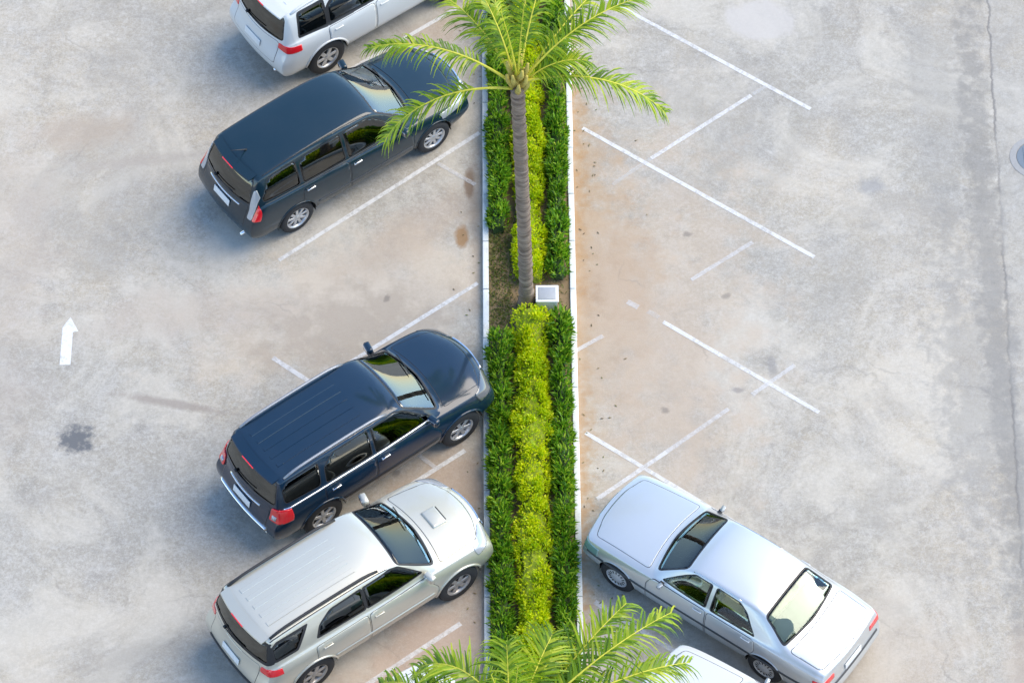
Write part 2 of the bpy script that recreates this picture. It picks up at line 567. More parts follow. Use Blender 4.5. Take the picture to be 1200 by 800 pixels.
    for xw in (-sp['wb'] / 2, sp['wb'] / 2):
        for sg in (-1, 1):
            e = empty('wheel', (xw, sg * (sp['half'] - .125), wr), 0, root)
            nb = bmesh.new(); rr = sp['rim']
            add_lathe(nb, [(rr - .01, -.09), (rr + .012, -.1), (rr + .05, -.103), (wr - .03, -.1), (wr - .008, -.085), (wr, -.06), (wr, .06), (wr - .008, .085), (wr - .03, .1), (rr + .05, .103), (rr + .012, .1), (rr - .01, .09)], 44)
            for gy in (-.045, -.0, .045):
                add_lathe(nb, [(wr + .0005, gy - .004), (wr - .006, gy), (wr + .0005, gy + .004)], 44)
            obj('tyre', nb, M['rubber'], e)
            nb = bmesh.new(); o_ = sg
            add_lathe(nb, [(rr + .012, .098 * o_), (rr - .008, .094 * o_), (rr - .022, .07 * o_), (rr - .03, -.02 * o_), (rr - .04, -.08 * o_)], 44)
            add_lathe(nb, [(.14, -.01 * o_), (.13, .0), (.0, .0)], 24, 1)
            if sp['rimstyle'] == 'cover':
                add_lathe(nb, [(rr - .012, .078 * o_), (rr * .8, .09 * o_), (rr * .45, .094 * o_), (rr * .3, .105 * o_), (0.0, .108 * o_)], 44)
                for k in range(15):
                    a = 2 * math.pi * k / 15
                    add_box(nb, (rr * .7 * math.cos(a), .093 * o_, rr * .7 * math.sin(a)), (rr * .26, .006, .018), Matrix.Rotation(-a, 3, 'Y'), mat=1)
            else:
                ns = sp['spokes']
                add_lathe(nb, [(rr - .025, -.01 * o_), (0, -.01 * o_)], 30, 1)
                add_lathe(nb, [(.062, .045 * o_), (.06, .07 * o_), (.045, .082 * o_), (0, .085 * o_)], 20)
                for k in range(ns):
                    a = 2 * math.pi * (k + .3) / ns
                    rl = rr - .06
                    add_box(nb, ((.045 + rl / 2) * math.cos(a), .062 * o_, (.045 + rl / 2) * math.sin(a)), (rl, .03, sp.get('spw', .05)), Matrix.Rotation(-a, 3, 'Y'), bevel=.008)
            rim = obj('rim', nb, [RIM, M['trim']], e)
            e.rotation_euler = (0, random.uniform(0, 1), 0)
    # --- cabin
    rf, rr_ = sp['cab']; zf = sp['sill'] + .16; hz = sp['seatz']; w_ = sp['half']
    nb = bmesh.new(); add_box(nb, ((rf + rr_) / 2, 0, zf), (rf - rr_ + .3, w_ * 2 - .3, .05)); obj('cabin_floor', nb, INn, root, False)
    nb = bmesh.new(); add_box(nb, (rf - .02, 0, sp['dash']), (.5, w_ * 2 - .34, .2), Matrix.Rotation(-.1, 3, 'Y'), bevel=.06); obj('dashboard', nb, INn, root)
    nb = bmesh.new(); c0 = Vector((rf - .42, .36, sp['dash'] + .04)); rot = Matrix.Rotation(R(-62), 3, 'Y')
    add_tube(nb, [c0 + rot @ Vector((.18 * math.cos(a), .18 * math.sin(a), 0)) for a in [2 * math.pi * k / 20 for k in range(21)]], .014, 6, caps=False)
    add_box(nb, c0, (.06, .34, .03), rot, .008); add_box(nb, c0 + Vector((.1, 0, -.04)), (.2, .05, .05), None, .01)
    obj('steering_wheel', nb, M['interior'], root)
    rows = [(sp['seatx'][0], (-.37, .37), .5)] + [(x, (0,), w_ * 2 - .5) for x in sp['seatx'][1:]]
    for x, ys, wid in rows:
        for y in ys:
            nb = bmesh.new()
            add_box(nb, (x + .05, y, hz), (.52, wid, .2), Matrix.Rotation(-.08, 3, 'Y'), bevel=.05)
            add_box(nb, (x - .22, y, hz + .34), (.15, wid * .95, .62), Matrix.Rotation(-.22, 3, 'Y'), bevel=.05)
            for hy in ((y,) if len(ys) > 1 else (-.38, .38)):
                add_box(nb, (x - .31, hy, hz + .72), (.1, .26, .17), Matrix.Rotation(-.2, 3, 'Y'), bevel=.03)
            obj('seat', nb, SE, root)
    if sp.get('shelf'):
        x, z, d = sp['shelf']
        nb = bmesh.new(); add_box(nb, (x, 0, z), (d, w_ * 2 - .4, .03), None, .008); obj('parcel_shelf', nb, M['shelf'], root)
    # --- mirrors
    mx, mz = sp['mirror']
    for sg in (-1, 1):
        hp, nn = car.hit(mx, mz, 'y', sg)
        y0 = abs(hp.y)
        nb = bmesh.new()
        ms = sp.get('mirs', 1.0)
        add_box(nb, (mx - .01, sg * (y0 + .015 + .1 * ms), mz + .05 * ms), (.11 * ms, .2 * ms, .14 * ms), Matrix.Rotation(sg * -.2, 3, 'Z'), bevel=.035)
        add_box(nb, (mx, sg * (y0 + .015), mz + .005), (.07, .1, .04), None, bevel=.012, mat=1)
        o = obj('side_mirror', nb, [PA, M['trim']], root)
        nb = bmesh.new(); add_box(nb, (mx - .012 - .056 * ms, sg * (y0 + .02 + .105 * ms), mz + .05 * ms), (.006, .15 * ms, .1 * ms), Matrix.Rotation(sg * -.2, 3, 'Z'), bevel=.002)
        obj('mirror_glass', nb, M['chrome'], o)
    # --- handles
    doors = made.get('door', [])
    for hx, hzz in sp['handles']:
        for sg in (-1, 1):
            hp, nn = car.hit(hx, hzz, 'y', sg)
            nb = bmesh.new()
            add_box(nb, hp + Vector((0, sg * .018, 0)), (.17, .022, .028), None, bevel=.009)
            add_box(nb, hp + Vector((0.07, sg * .006, 0)), (.02, .03, .022), None, bevel=.004)
            add_box(nb, hp + Vector((-.07, sg * .006, 0)), (.02, .03, .022), None, bevel=.004)
            par = root
            for d in doors:
                xs = [v.co.x for v in d.data.vertices]; ysn = d.data.vertices[0].co.y
                if min(xs) <= hx <= max(xs) and ysn * sg > 0: par = d
            obj('door_handle', nb, M['chrome'] if sp.get('chromehandle') else PA, par)
    # --- belt / body strips
    for nm, pts, wid, hgt, mt in sp.get('strips', []):
        for sg in (-1, 1):
            nb = bmesh.new(); car.strip(nb, pts, 'y', sg, wid, hgt); obj(nm, nb, M.get(mt, PA) if mt != 'paint' else PA, root)
    for nm, pts, wid, hgt, mt in sp.get('topstrips', []):
        nb = bmesh.new()
        for line in pts: car.strip(nb, line, 'z', 1, wid, hgt)
        if len(nb.verts): obj(nm, nb, M.get(mt, PA) if mt != 'paint' else PA, root, nm != 'roof_rib')
        else: nb.free()
    for nm, pts, wid, hgt, mt, d in sp.get('endstrips', []):
        nb = bmesh.new()
        for line in pts: car.strip(nb, line, 'x', d, wid, hgt)
        obj(nm, nb, M.get(mt, PA) if mt != 'paint' else PA, root)
    # --- roof rails
    if sp.get('rails'):
        x0, x1, y, hh, rm = sp['rails']
        for sg in (-1, 1):
            nb = bmesh.new(); P = []
            for k in range(15):
                x = lerp(x0, x1, k / 14); hp, nn = car.hit(x, sg * y, 'z')
                P.append(hp + Vector((0, 0, hh * min(1, min(k, 14 - k) / 1.5))))
            add_tube(nb, P, .024, 8)
            obj('roof_rail', nb, M.get(rm, PA) if rm != 'paint' else PA, root)
    # --- plates
    px, pz, fw = sp['plate']
    hp, nn = car.hit(0, pz, 'x', -1)
    nb = bmesh.new(); rt = Matrix.Rotation(math.atan2(nn.z, -nn.x), 3, 'Y')
    c = hp + nn * .014
    add_box(nb, c, (.012, .44, .13), rt, bevel=.003)
    o = obj('licence_plate', nb, M['plate'], root)
    hp, nn = car.hit(0, fw, 'x', 1)
    nb = bmesh.new(); rt = Matrix.Rotation(-math.atan2(nn.z, nn.x), 3, 'Y')
    add_box(nb, hp + nn * .014, (.012, .44, .13), rt, bevel=.003)
    obj('licence_plate', nb, M['plate'], root)
    # --- grille
    gy, gz0, gz1 = sp['grille']
    nb = bmesh.new(); K = 5
    for k in range(K):
        z = lerp(gz0, gz1, (k + .5) / K)
        car.strip(nb, [(-gy, z), (gy, z)], 'x', 1, (gz1 - gz0) / K * .6, .012)
    g = obj('grille', nb, M['trim'], root)
    nb = bmesh.new(); car.strip(nb, [(-gy, gz1 + .01), (gy, gz1 + .01)], 'x', 1, .025, .018); car.strip(nb, [(-gy * .9, gz0 - .01), (gy * .9, gz0 - .01)], 'x', 1, .02, .018)
    obj('grille_frame', nb, M['chrome'], g)
    # lower intake
    nb = bmesh.new(); z = sp['sill'] + .14
    car.strip(nb, [(-gy * 1.1, z), (gy * 1.1, z)], 'x', 1, .11, .006); obj('air_intake', nb, M['trim'], root)
    # --- wipers
    for y0, y1 in sp.get('wipers', [(.52, .02), (-.02, -.52)]):
        nb = bmesh.new(); P = []
        xb = sp['wipx']
        for k in range(6):
            t = k / 5
            hp, nn = car.hit(lerp(xb, xb - .1, t), lerp(y0, y1, t), 'z')
            P.append(hp + nn * (.02 + .008 * math.sin(t * math.pi)))
        add_tube(nb, P, .009, 5); obj('wiper', nb, M['trim'], root)
    if sp.get('rearwiper'):
        y0, z0, y1, z1 = sp['rearwiper']; nb = bmesh.new(); P = []
        for k in range(6):
            hp, nn = car.hit(lerp(y0, y1, k / 5), lerp(z0, z1, k / 5), 'x', -1); P.append(hp + nn * .022)
        add_tube(nb, P, .009, 5); add_box(nb, P[0], (.04, .05, .04), None, .01); obj('wiper', nb, M['trim'], root)
    if sp.get('antenna'):
        x, y = sp['antenna']; hp, nn = car.hit(x, y, 'z'); nb = bmesh.new()
        add_tube(nb, [hp - Vector((0, 0, .01)), hp + Vector((-.05, 0, .03)), hp + Vector((-.3, 0, .2))], [.022, .012, .003], 8); obj('antenna', nb, M['trim'], root)
    if sp.get('scoop'):
        hp, nn = car.hit(1.52, 0, 'z'); nb = bmesh.new()
        rt = Matrix.Rotation(.06, 3, 'Y')
        add_box(nb, hp + Vector((0, 0, .012)), (.28, .38, .05), rt, bevel=.022, taper=.86)
        add_box(nb, hp + Vector((.128, 0, .010)), (.025, .29, .028), rt, bevel=.004, mat=1)
        obj('bonnet_scoop', nb, [PA, M['trim']], root)
    if sp.get('spoiler'):
        x, z, wd = sp['spoiler']; nb = bmesh.new()
        P = []
        prof = [(0, .0), (-.16, -.035), (-.17, -.055), (0, -.05)]
        prev = None
        for k in range(13):
            y = lerp(-wd, wd, k / 12); xx = x + .07 * (y / wd) ** 2
            hp, nn = car.hit(x + .03 + .07 * (y / wd) ** 2, y, 'z')
            zz = hp.z + .006
            r = [nb.verts.new((xx + a, y, zz + b)) for a, b in prof]
            if prev:
                for q in range(4): nb.faces.new((prev[q], prev[(q + 1) % 4], r[(q + 1) % 4], r[q]))
            else: nb.faces.new(r)
            prev = r
        nb.faces.new(prev[::-1])
        bmesh.ops.recalc_face_normals(nb, faces=nb.faces)
        so = obj('roof_spoiler', nb, PA, root, False)
        nb = bmesh.new(); hp, nn = car.hit(x + .03, 0, 'z'); add_box(nb, (x - .168, 0, hp.z - .038), (.016, .3, .018), None, .004); obj('brake_lamp', nb, M['red'], so)
    # exhaust
    nb = bmesh.new(); xe = -sp['L'] / 2 + sp['cx']
    add_tube(nb, [(xe + .35, -.5, sp['sill'] - .01), (xe + .04, -.5, sp['sill'] - .03)], .03, 12); obj('exhaust', nb, M['chrome'], root)
    return root

# --- car specifications (local metres: +x forward, origin on the ground mid wheelbase)
# station: x, belt half width, belt z, centre z, inner half width, edge drop
def suv_spec(**kw):
    d = dict(cat='suv', L=4.55, cx=-.03, half=.90, wb=2.75, wr=.375, rim=.225, arch=.435, sill=.36, mid=.7, bulge=.07, rx=2.1,
        st=[(-2.20, .76, 1.08, 1.13, .67, .02), (-2.12, .80, 1.12, 1.50, .625, .045), (-2.03, .815, 1.13, 1.70, .625, .04), (-1.4, .825, 1.13, 1.745, .635, .045),
            (-.5, .83, 1.12, 1.755, .64, .05), (.10, .83, 1.10, 1.735, .625, .05), (.38, .83, 1.09, 1.67, .60, .05), (1.14, .825, 1.06, 1.15, .70, .035),
            (1.26, .825, 1.05, 1.135, .69, .04), (1.70, .815, 1.02, 1.10, .67, .04), (1.95, .785, .96, 1.04, .60, .04), (2.06, .72, .87, .94, .54, .03)],
        nose=[.02, .06, .06, .03, 0], tail=[-.0, -.09, -.09, -.02, 0], nb=.13, tb=.08, tcrease={0: .25, 2: .5, 6: .3, 7: .6},
        glz=1.12,
        windows=[
            dict(name='windscreen', axis='z', end='front', poly=[(1.08, -.69), (1.12, 0), (1.08, .69), (.43, .58), (.43, -.58)], clear=True, r=.06, xmin=.2, seal=.03),
            dict(name='door_window', axis='y', poly=[(.94, 1.13), (.42, 1.53), (.24, 1.62), (-.26, 1.64), (-.26, 1.15)], r=.03),
            dict(name='door_window', axis='y', poly=[(-.34, 1.155), (-.34, 1.645), (-1.0, 1.64), (-1.2, 1.48), (-1.22, 1.17)], r=.04),
            dict(name='quarter_window', axis='y', poly=[(-1.34, 1.19), (-1.30, 1.62), (-1.9, 1.60), (-2.04, 1.5), (-2.06, 1.24)], r=.05),
            dict(name='rear_window', axis='x', poly=[(-.66, 1.19), (.66, 1.19), (.585, 1.60), (-.585, 1.60)], r=.06)],
        lamps=[dict(name='taillight', x=-1.98, poly=[(.62, 1.0), (.95, .98), (.95, 1.09), (.62, 1.13)], mat=M['red']),
               dict(name='headlight', x=1.84, poly=[(.42, .86), (.98, .86), (.98, 1.03), (.42, .97)], mat=M['clear'])],
        panels=[dict(name='door', axis='y', poly=[(.97, .42), (.97, 1.08), (-.3, 1.095), (-.3, .42)]),
                dict(name='door', axis='y', poly=[(-.33, .42), (-.33, 1.095), (-1.3, 1.10), (-1.3, .8), (-1.02, .42)]),
                dict(name='bonnet', axis='z', end='front', xmin=1.0, poly=[(1.22, -.73), (1.22, .73), (1.95, .65), (2.05, .3), (2.07, 0), (2.05, -.3), (1.95, -.65)]),
                dict(name='tailgate', axis='x', poly=[(-.60, .66), (.60, .66), (.60, 1.12), (-.60, 1.12)])],
        cab=(.98, -1.95), seatz=.68, dash=.93, seatx=(.05, -.85, -1.6), mirror=(.82, 1.12), handles=[(-.14, 1.0), (-1.1, 1.01)],
        plate=(0, .84, .5), grille=(.38, .74, .9), wipx=1.10, rimstyle='alloy', spokes=6, spw=.07, rearwiper=(.25, 1.2, -.25, 1.24), spoiler=(-2.0, 1.64, .56),
        lip=.022)
    d.update(kw); return d

ribs = [[(-1.85, y), (-.25, y)] for y in (-.36, -.18, 0, .18, .36)]
_w = suv_spec()['windows']
SUV_SILVER = suv_spec(scoop=True, windows=[_w[0], dict(_w[1], seal=.03, poly=[(.84, 1.19), (.42, 1.53), (.24, 1.60), (-.28, 1.615), (-.28, 1.22)]), dict(_w[2], seal=.035, poly=[(-.34, 1.225), (-.34, 1.615), (-.9, 1.60), (-1.12, 1.45), (-1.20, 1.25)]),
        dict(name='rear_window', axis='x', poly=[(-.69, 1.25), (.69, 1.25), (.62, 1.56), (-.62, 1.56)], r=.03, seal=.06),
        dict(name='quarter_window', axis='y', poly=[(-1.60, 1.27), (-1.40, 1.57), (-1.9, 1.56), (-2.02, 1.5), (-2.04, 1.28)], r=.03, seal=.05)],
     rails=(-1.95, .05, .575, .045, 'trim'),
    strips=[('side_moulding', [(-1.0, .62), (.9, .62)], .07, .012, 'paint')],
    topstrips=[('roof_rib', ribs, .09, .008, 'paint'), ('roof_channel', [[(-1.98, .62), (.2, .61)], [(-1.98, -.62), (.2, -.61)]], .018, .003, 'trim')],
    endstrips=[('rear_bumper_step', [[(-.6, .62), (.6, .62)]], .06, .02, 'trim', -1)], antenna=None)
SUV_WHITE = suv_spec(rails=(-1.9, .05, .60, .045, 'paint'), 
    lamps=[dict(name='taillight', x=-1.9, poly=[(.6, 1.0), (.95, .94), (.95, 1.06), (.6, 1.12)], mat=M['red']),
           dict(name='headlight', x=1.84, poly=[(.42, .86), (.98, .86), (.98, 1.03), (.42, .97)], mat=M['clear'])],
    topstrips=[('roof_rib', ribs, .09, .008, 'paint')],
    windows=[suv_spec()['windows'][0], dict(_w[1], seal=.045), dict(_w[2], seal=.06),
             dict(name='quarter_window', axis='y', poly=[(-1.30, 1.17), (-1.30, 1.63), (-1.78, 1.62), (-1.86, 1.22)], r=.04, seal=.045), suv_spec()['windows'][4]])
SUV_NAVY = suv_spec(rails=(-1.9, .1,   .605, .05, 'railgrey'), lip=.02,
    lamps=[dict(name='taillight', x=-2.0, poly=[(.63, .88), (1, .88), (1, 1.12), (.63, 1.12)], mat=M['red'], off=.02),
           dict(name='headlight', x=1.82, poly=[(.42, .83), (.98, .83), (.98, 1.02), (.42, .95)], mat=M['smoke'])],
    strips=[('chrome_moulding', [(-2.05, 1.13), (-1, 1.125), (.8, 1.10)], .035, .01, 'chrome'), ('side_moulding', [(-1.0, .6), (.9, .6)], .08, .012, 'trim')],
    topstrips=[('roof_rib', ribs, .07, .008, 'paint')],
    endstrips=[('bumper_chrome', [[(-.62, .60), (.62, .60)]], .07, .03, 'chrome', -1), ('tailgate_chrome', [[(-.4, .98), (.4, .98)]], .035, .014, 'chrome', -1), ('reversing_light', [[(.67, .94), (.75, .94)]], .09, .034, 'clear', -1), ('reversing_light', [[(-.75, .94), (-.67, .94)]], .09, .034, 'clear', -1)],  # clear patches on the tail lights are a white highlight built as geometry
    chromehandle=True, spokes=6, spw=.06)
MPV = suv_spec(cat='people carrier', L=4.76, wb=2.86, wr=.335, rim=.218, arch=.385, sill=.27, rx=2.1, bulge=.06, half=.90,
    st=[(-2.24, .75, .96, 1.02, .64, .02), (-2.16, .80, 1.02, 1.40, .60, .05), (-2.02, .815, 1.04, 1.60, .60, .045), (-1.4, .83, 1.03, 1.665, .60, .045),
        (-.5, .835, 1.0, 1.69, .61, .045), (.10, .835, .97, 1.66, .60, .045), (.42, .835, .955, 1.58, .57, .045), (1.2, .83, .93, 1.06, .70, .035),
        (1.32, .825, .925, 1.04, .69, .04), (1.75, .81, .88, .98, .64, .04), (2.06, .76, .81, .89, .56, .04), (2.18, .68, .74, .79, .48, .03)],
    nose=[.04, .1, .1, .05, 0], nb=.2,
    glz=.96,
    windows=[
        dict(name='windscreen', axis='z', end='front', poly=[(1.14, -.69), (1.17, 0), (1.14, .69), (.46, .55), (.46, -.55)], clear=True, r=.06, xmin=.2, seal=.03),
        dict(name='door_window', axis='y', poly=[(.95, 1.02), (.42, 1.42), (.2, 1.53), (-.28, 1.55), (-.28, 1.05)], r=.03),
        dict(name='door_window', axis='y', poly=[(-.36, 1.055), (-.36, 1.55), (-1.06, 1.54), (-1.2, 1.45), (-1.2, 1.08)], r=.04),
        dict(name='quarter_window', axis='y', poly=[(-1.28, 1.09), (-1.28, 1.535), (-1.78, 1.51), (-2.06, 1.2), (-2.06, 1.13)], r=.05),
        dict(name='rear_window', axis='x', poly=[(-.62, 1.07), (.62, 1.07), (.545, 1.5), (-.545, 1.5)], r=.06)],
    lamps=[dict(name='taillight', x=-2.165, poly=[(.755, .80), (.98, .80), (.98, 1.36), (.72, 1.36)], mat=M['red'], off=.012),
           dict(name='reversing_light', x=-2.10, poly=[(.645, .80), (.745, .80), (.70, 1.36), (.62, 1.36)], mat=M['clear'], off=.012),
           dict(name='headlight', x=1.62, poly=[(.46, .70), (.98, .72), (.98, .86), (.46, .79)], mat=M['clear'])],
    panels=[dict(name='door', axis='y', poly=[(1.0, .32), (1.0, .96), (-.30, 1.0), (-.30, .32)]),
            dict(name='door', axis='y', poly=[(-.33, .32), (-.33, 1.0), (-1.24, 1.03), (-1.3, .74), (-1.08, .32)]),
            dict(name='bonnet', axis='z', end='front', xmin=1.2, poly=[(1.29, -.74), (1.29, .74), (2.0, .62), (2.14, .3), (2.16, 0), (2.14, -.3), (2.0, -.62)]),
            dict(name='tailgate', axis='x', poly=[(-.60, .56), (.60, .56), (.60, 1.02), (-.60, 1.02)])],
    cab=(1.05, -2.0), seatz=.56, dash=.80, seatx=(.1, -.8, -1.55), mirror=(.80, .99), handles=[(-.16, .90), (-1.12, .93)],
    plate=(0, .8, .42), grille=(.42, .60, .72), wipx=1.15, rimstyle='alloy', spokes=9, spw=.05, rearwiper=(.25, 1.08, -.25, 1.12), spoiler=(-2.02, 1.55, .52),
    rails=None, lip=.012,
    strips=[('window_chrome', [(-2.0, 1.07), (-1, 1.045), (.9, .985)], .016, .005, 'plastic'), ('side_moulding', [(-1.0, .5), (.95, .5)], .03, .01, 'plastic')],
    topstrips=[('roof_channel', [[(-1.9, .585), (.3, .575)], [(-1.9, -.585), (.3, -.575)]], .016, .003, 'trim')],
    endstrips=[('tailgate_chrome', [[(-.42, .93), (.42, .93)]], .03, .012, 'chrome', -1)], chromehandle=True, antenna=(-1.8, 0))
SEDAN = suv_spec(cat='saloon car', L=4.72, wb=2.8, wr=.315, rim=.19, arch=.355, sill=.24, rx=1.6, bulge=.045, half=.87, cx=-.12, bow=.10, sidecrease=.5,
    st=[(-2.42, .76, .84, .92, .68, .02), (-2.32, .79, .87, .965, .70, .025), (-2.0, .815, .90, .995, .70, .03), (-1.80, .82, .91, 1.01, .69, .03),
        (-1.70, .82, .91, 1.05, .67, .035), (-1.16, .825, .915, 1.39, .57, .045), (-.85, .825, .915, 1.425, .57, .04), (-.1, .825, .915, 1.44, .575, .04), (.22, .825, .91, 1.405, .56, .045),
        (.86, .82, .895, .985, .68, .03), (.98, .82, .89, .975, .68, .03), (1.6, .80, .85, .93, .66, .03), (1.97, .77, .80, .87, .63, .03), (2.06, .72, .76, .82, .58, .03)],
    nose=[.06, .08, .05, .0, 0], tail=[-.07, -.09, -.03, -.01, 0], nb=.09, tb=.03, tcrease={1: .5, 4: .4, 5: .25, 8: .3, 9: .6},
    capcrease=.5, glz=.9,
    windows=[
        dict(name='windscreen', axis='z', end='front', poly=[(.80, -.66), (.84, 0), (.80, .66), (.29, .54), (.29, -.54)], clear=True, r=.06, xmin=.1, seal=.025),
        dict(name='rear_window', axis='z', end='rear', poly=[(-1.66, -.66), (-1.70, 0), (-1.66, .66), (-1.20, .545), (-1.20, -.545)], clear=True, r=.05, xmin=.6, seal=.028),
        dict(name='door_window', axis='y', poly=[(.66, .96), (.25, 1.24), (.1, 1.33), (-.22, 1.345), (-.22, .96)], r=.03, clear=True),
        dict(name='door_window', axis='y', poly=[(-.32, .96), (-.32, 1.345), (-.74, 1.33), (-.9, 1.24), (-1.12, .97)], r=.03, clear=True)],
    lamps=[dict(name='taillight', x=-2.26, poly=[(.5, .68), (.98, .68), (.98, .80), (.5, .80)], mat=M['red']),
           dict(name='headlight', x=1.90, poly=[(.44, .58), (.66, .58), (.66, .75), (.44, .75)], mat=M['clear']),
           dict(name='indicator', x=1.78, poly=[(.67, .58), (.98, .58), (.98, .74), (.67, .75)], mat=M['teal'])],
    panels=[dict(name='door', axis='y', poly=[(.84, .28), (.84, .9), (-.26, .91), (-.26, .28)]),
            dict(name='door', axis='y', poly=[(-.29, .28), (-.29, .91), (-1.16, .91), (-1.2, .7), (-.98, .28)]),
            dict(name='bonnet', axis='z', end='front', xmin=.9, poly=[(.95, -.71), (.95, .71), (1.95, .65), (2.04, .3), (2.05, 0), (2.04, -.3), (1.95, -.65)]),
            dict(name='boot_lid', axis='z', end='rear', xmin=1.4, poly=[(-1.79, -.69), (-1.79, .69), (-2.34, .67), (-2.4, 0), (-2.34, -.67)])],
    cab=(.85, -1.3), seatz=.42, dash=.82, seatx=(-.0, -.9), mirror=(.58, .91), mirs=.58, handles=[(-.12, .84), (-1.02, .85)],
    plate=(0, .62, .42), grille=(.28, .6, .74), wipx=.82, wipers=[(.1, -.5)], rimstyle='cover', spokes=8, rearwiper=None, spoiler=None, scoop=None,
    rails=None, lip=.01, shelf=(-1.38, .945, .66),
    strips=[('side_moulding', [(-2.2, .56), (2.0, .56)], .05, .012, 'plastic')],
    topstrips=[('roof_channel', [[(-.75, .575), (.15, .565)], [(-.75, -.575), (.15, -.565)]], .016, .004, 'chrome')],
    endstrips=[('bumper_strip', [[(-.7, .5), (.7, .5)]], .05, .012, 'plastic', -1), ('bumper_strip', [[(-.66, .48), (.66, .48)]], .05, .012, 'plastic', 1)])

random.seed(4)
GRP = 'cars parked at an angle beside the planted strip'
def place(rear, side, wbase, half, ang):
    """car origin from its visible rear tyre's outer contact point"""
    a = R(ang); lx, ly = -wbase / 2, side * (half - .02)
    return (rear[0] - (lx * math.cos(a) - ly * math.sin(a)), rear[1] - (lx * math.sin(a) + ly * math.cos(a)), 0)

dk = (M['glass_dark'], M['glass_dark'])
make_car('suv', SUV_WHITE, (M['white'], M['glass'], M['glass_dark'], M['seat'], M['interior'], M['alloy']),
         'white suv cut off by the top edge, above the black people carrier', GRP, place((-3.17, 5.80), -1, 2.75, .90, 36.5), R(36.5))
make_car('people_carrier', MPV, (M['black'], M['glass_bright'], M['glass_dark'], M['seat'], M['interior'], M['alloy']),
         'long black people carrier with smooth roof and tall narrow tail lights, partly under palm fronds', GRP, place((-3.60, 2.33), -1, 2.86, .90, 36.5), R(36.5))
make_car('suv', SUV_NAVY, (M['navy'], M['glass_bright'], M['glass_dark'], M['seat'], M['interior'], M['alloy']),
         'dark blue suv with ribbed roof, chrome side line, bright red tail light', GRP, place((-3.02, -3.67), -1, 2.75, .90, 37), R(37))
make_car('suv', SUV_SILVER, (M['silver'], M['glass'], M['glass_dark'], M['seat'], M['interior'], M['dirtyalloy']),
         'silver suv with bonnet scoop and dark roof rails, below the dark blue suv', GRP, place((-3.09, -6.56), -1, 2.75, .90, 36), R(36))
make_car('saloon_car', SEDAN, (M['sedan'], M['glass'], M['glass'], M['seatbeige'], M['interiorbeige'], M['hubcap']),
         'old silver four door saloon facing the strip, parked alone on the right', GRP, place((3.86, -6.47), 1, 2.8, .87, 143.5), R(143.5))
make_car('saloon_car', dict(SEDAN, lev=2), (M['white'], M['glass_dark'], M['glass_dark'], M['seat'], M['interior'], M['hubcap']),
         'white car mostly cut off by the bottom edge, bonnet showing beside the silver saloon', GRP, place((4.41, -9.60), 1, 2.8, .87, 143.5), R(143.5))
make_car('saloon_car', dict(SEDAN, lev=2), (M['white'], M['glass_dark'], M['glass_dark'], M['seat'], M['interior'], M['hubcap']),
         'white car cut off by the bottom edge, glimpsed through palm fronds below the silver suv', GRP, place((-3.15, -9.85), -1, 2.8, .87, 36.5), R(36.5))

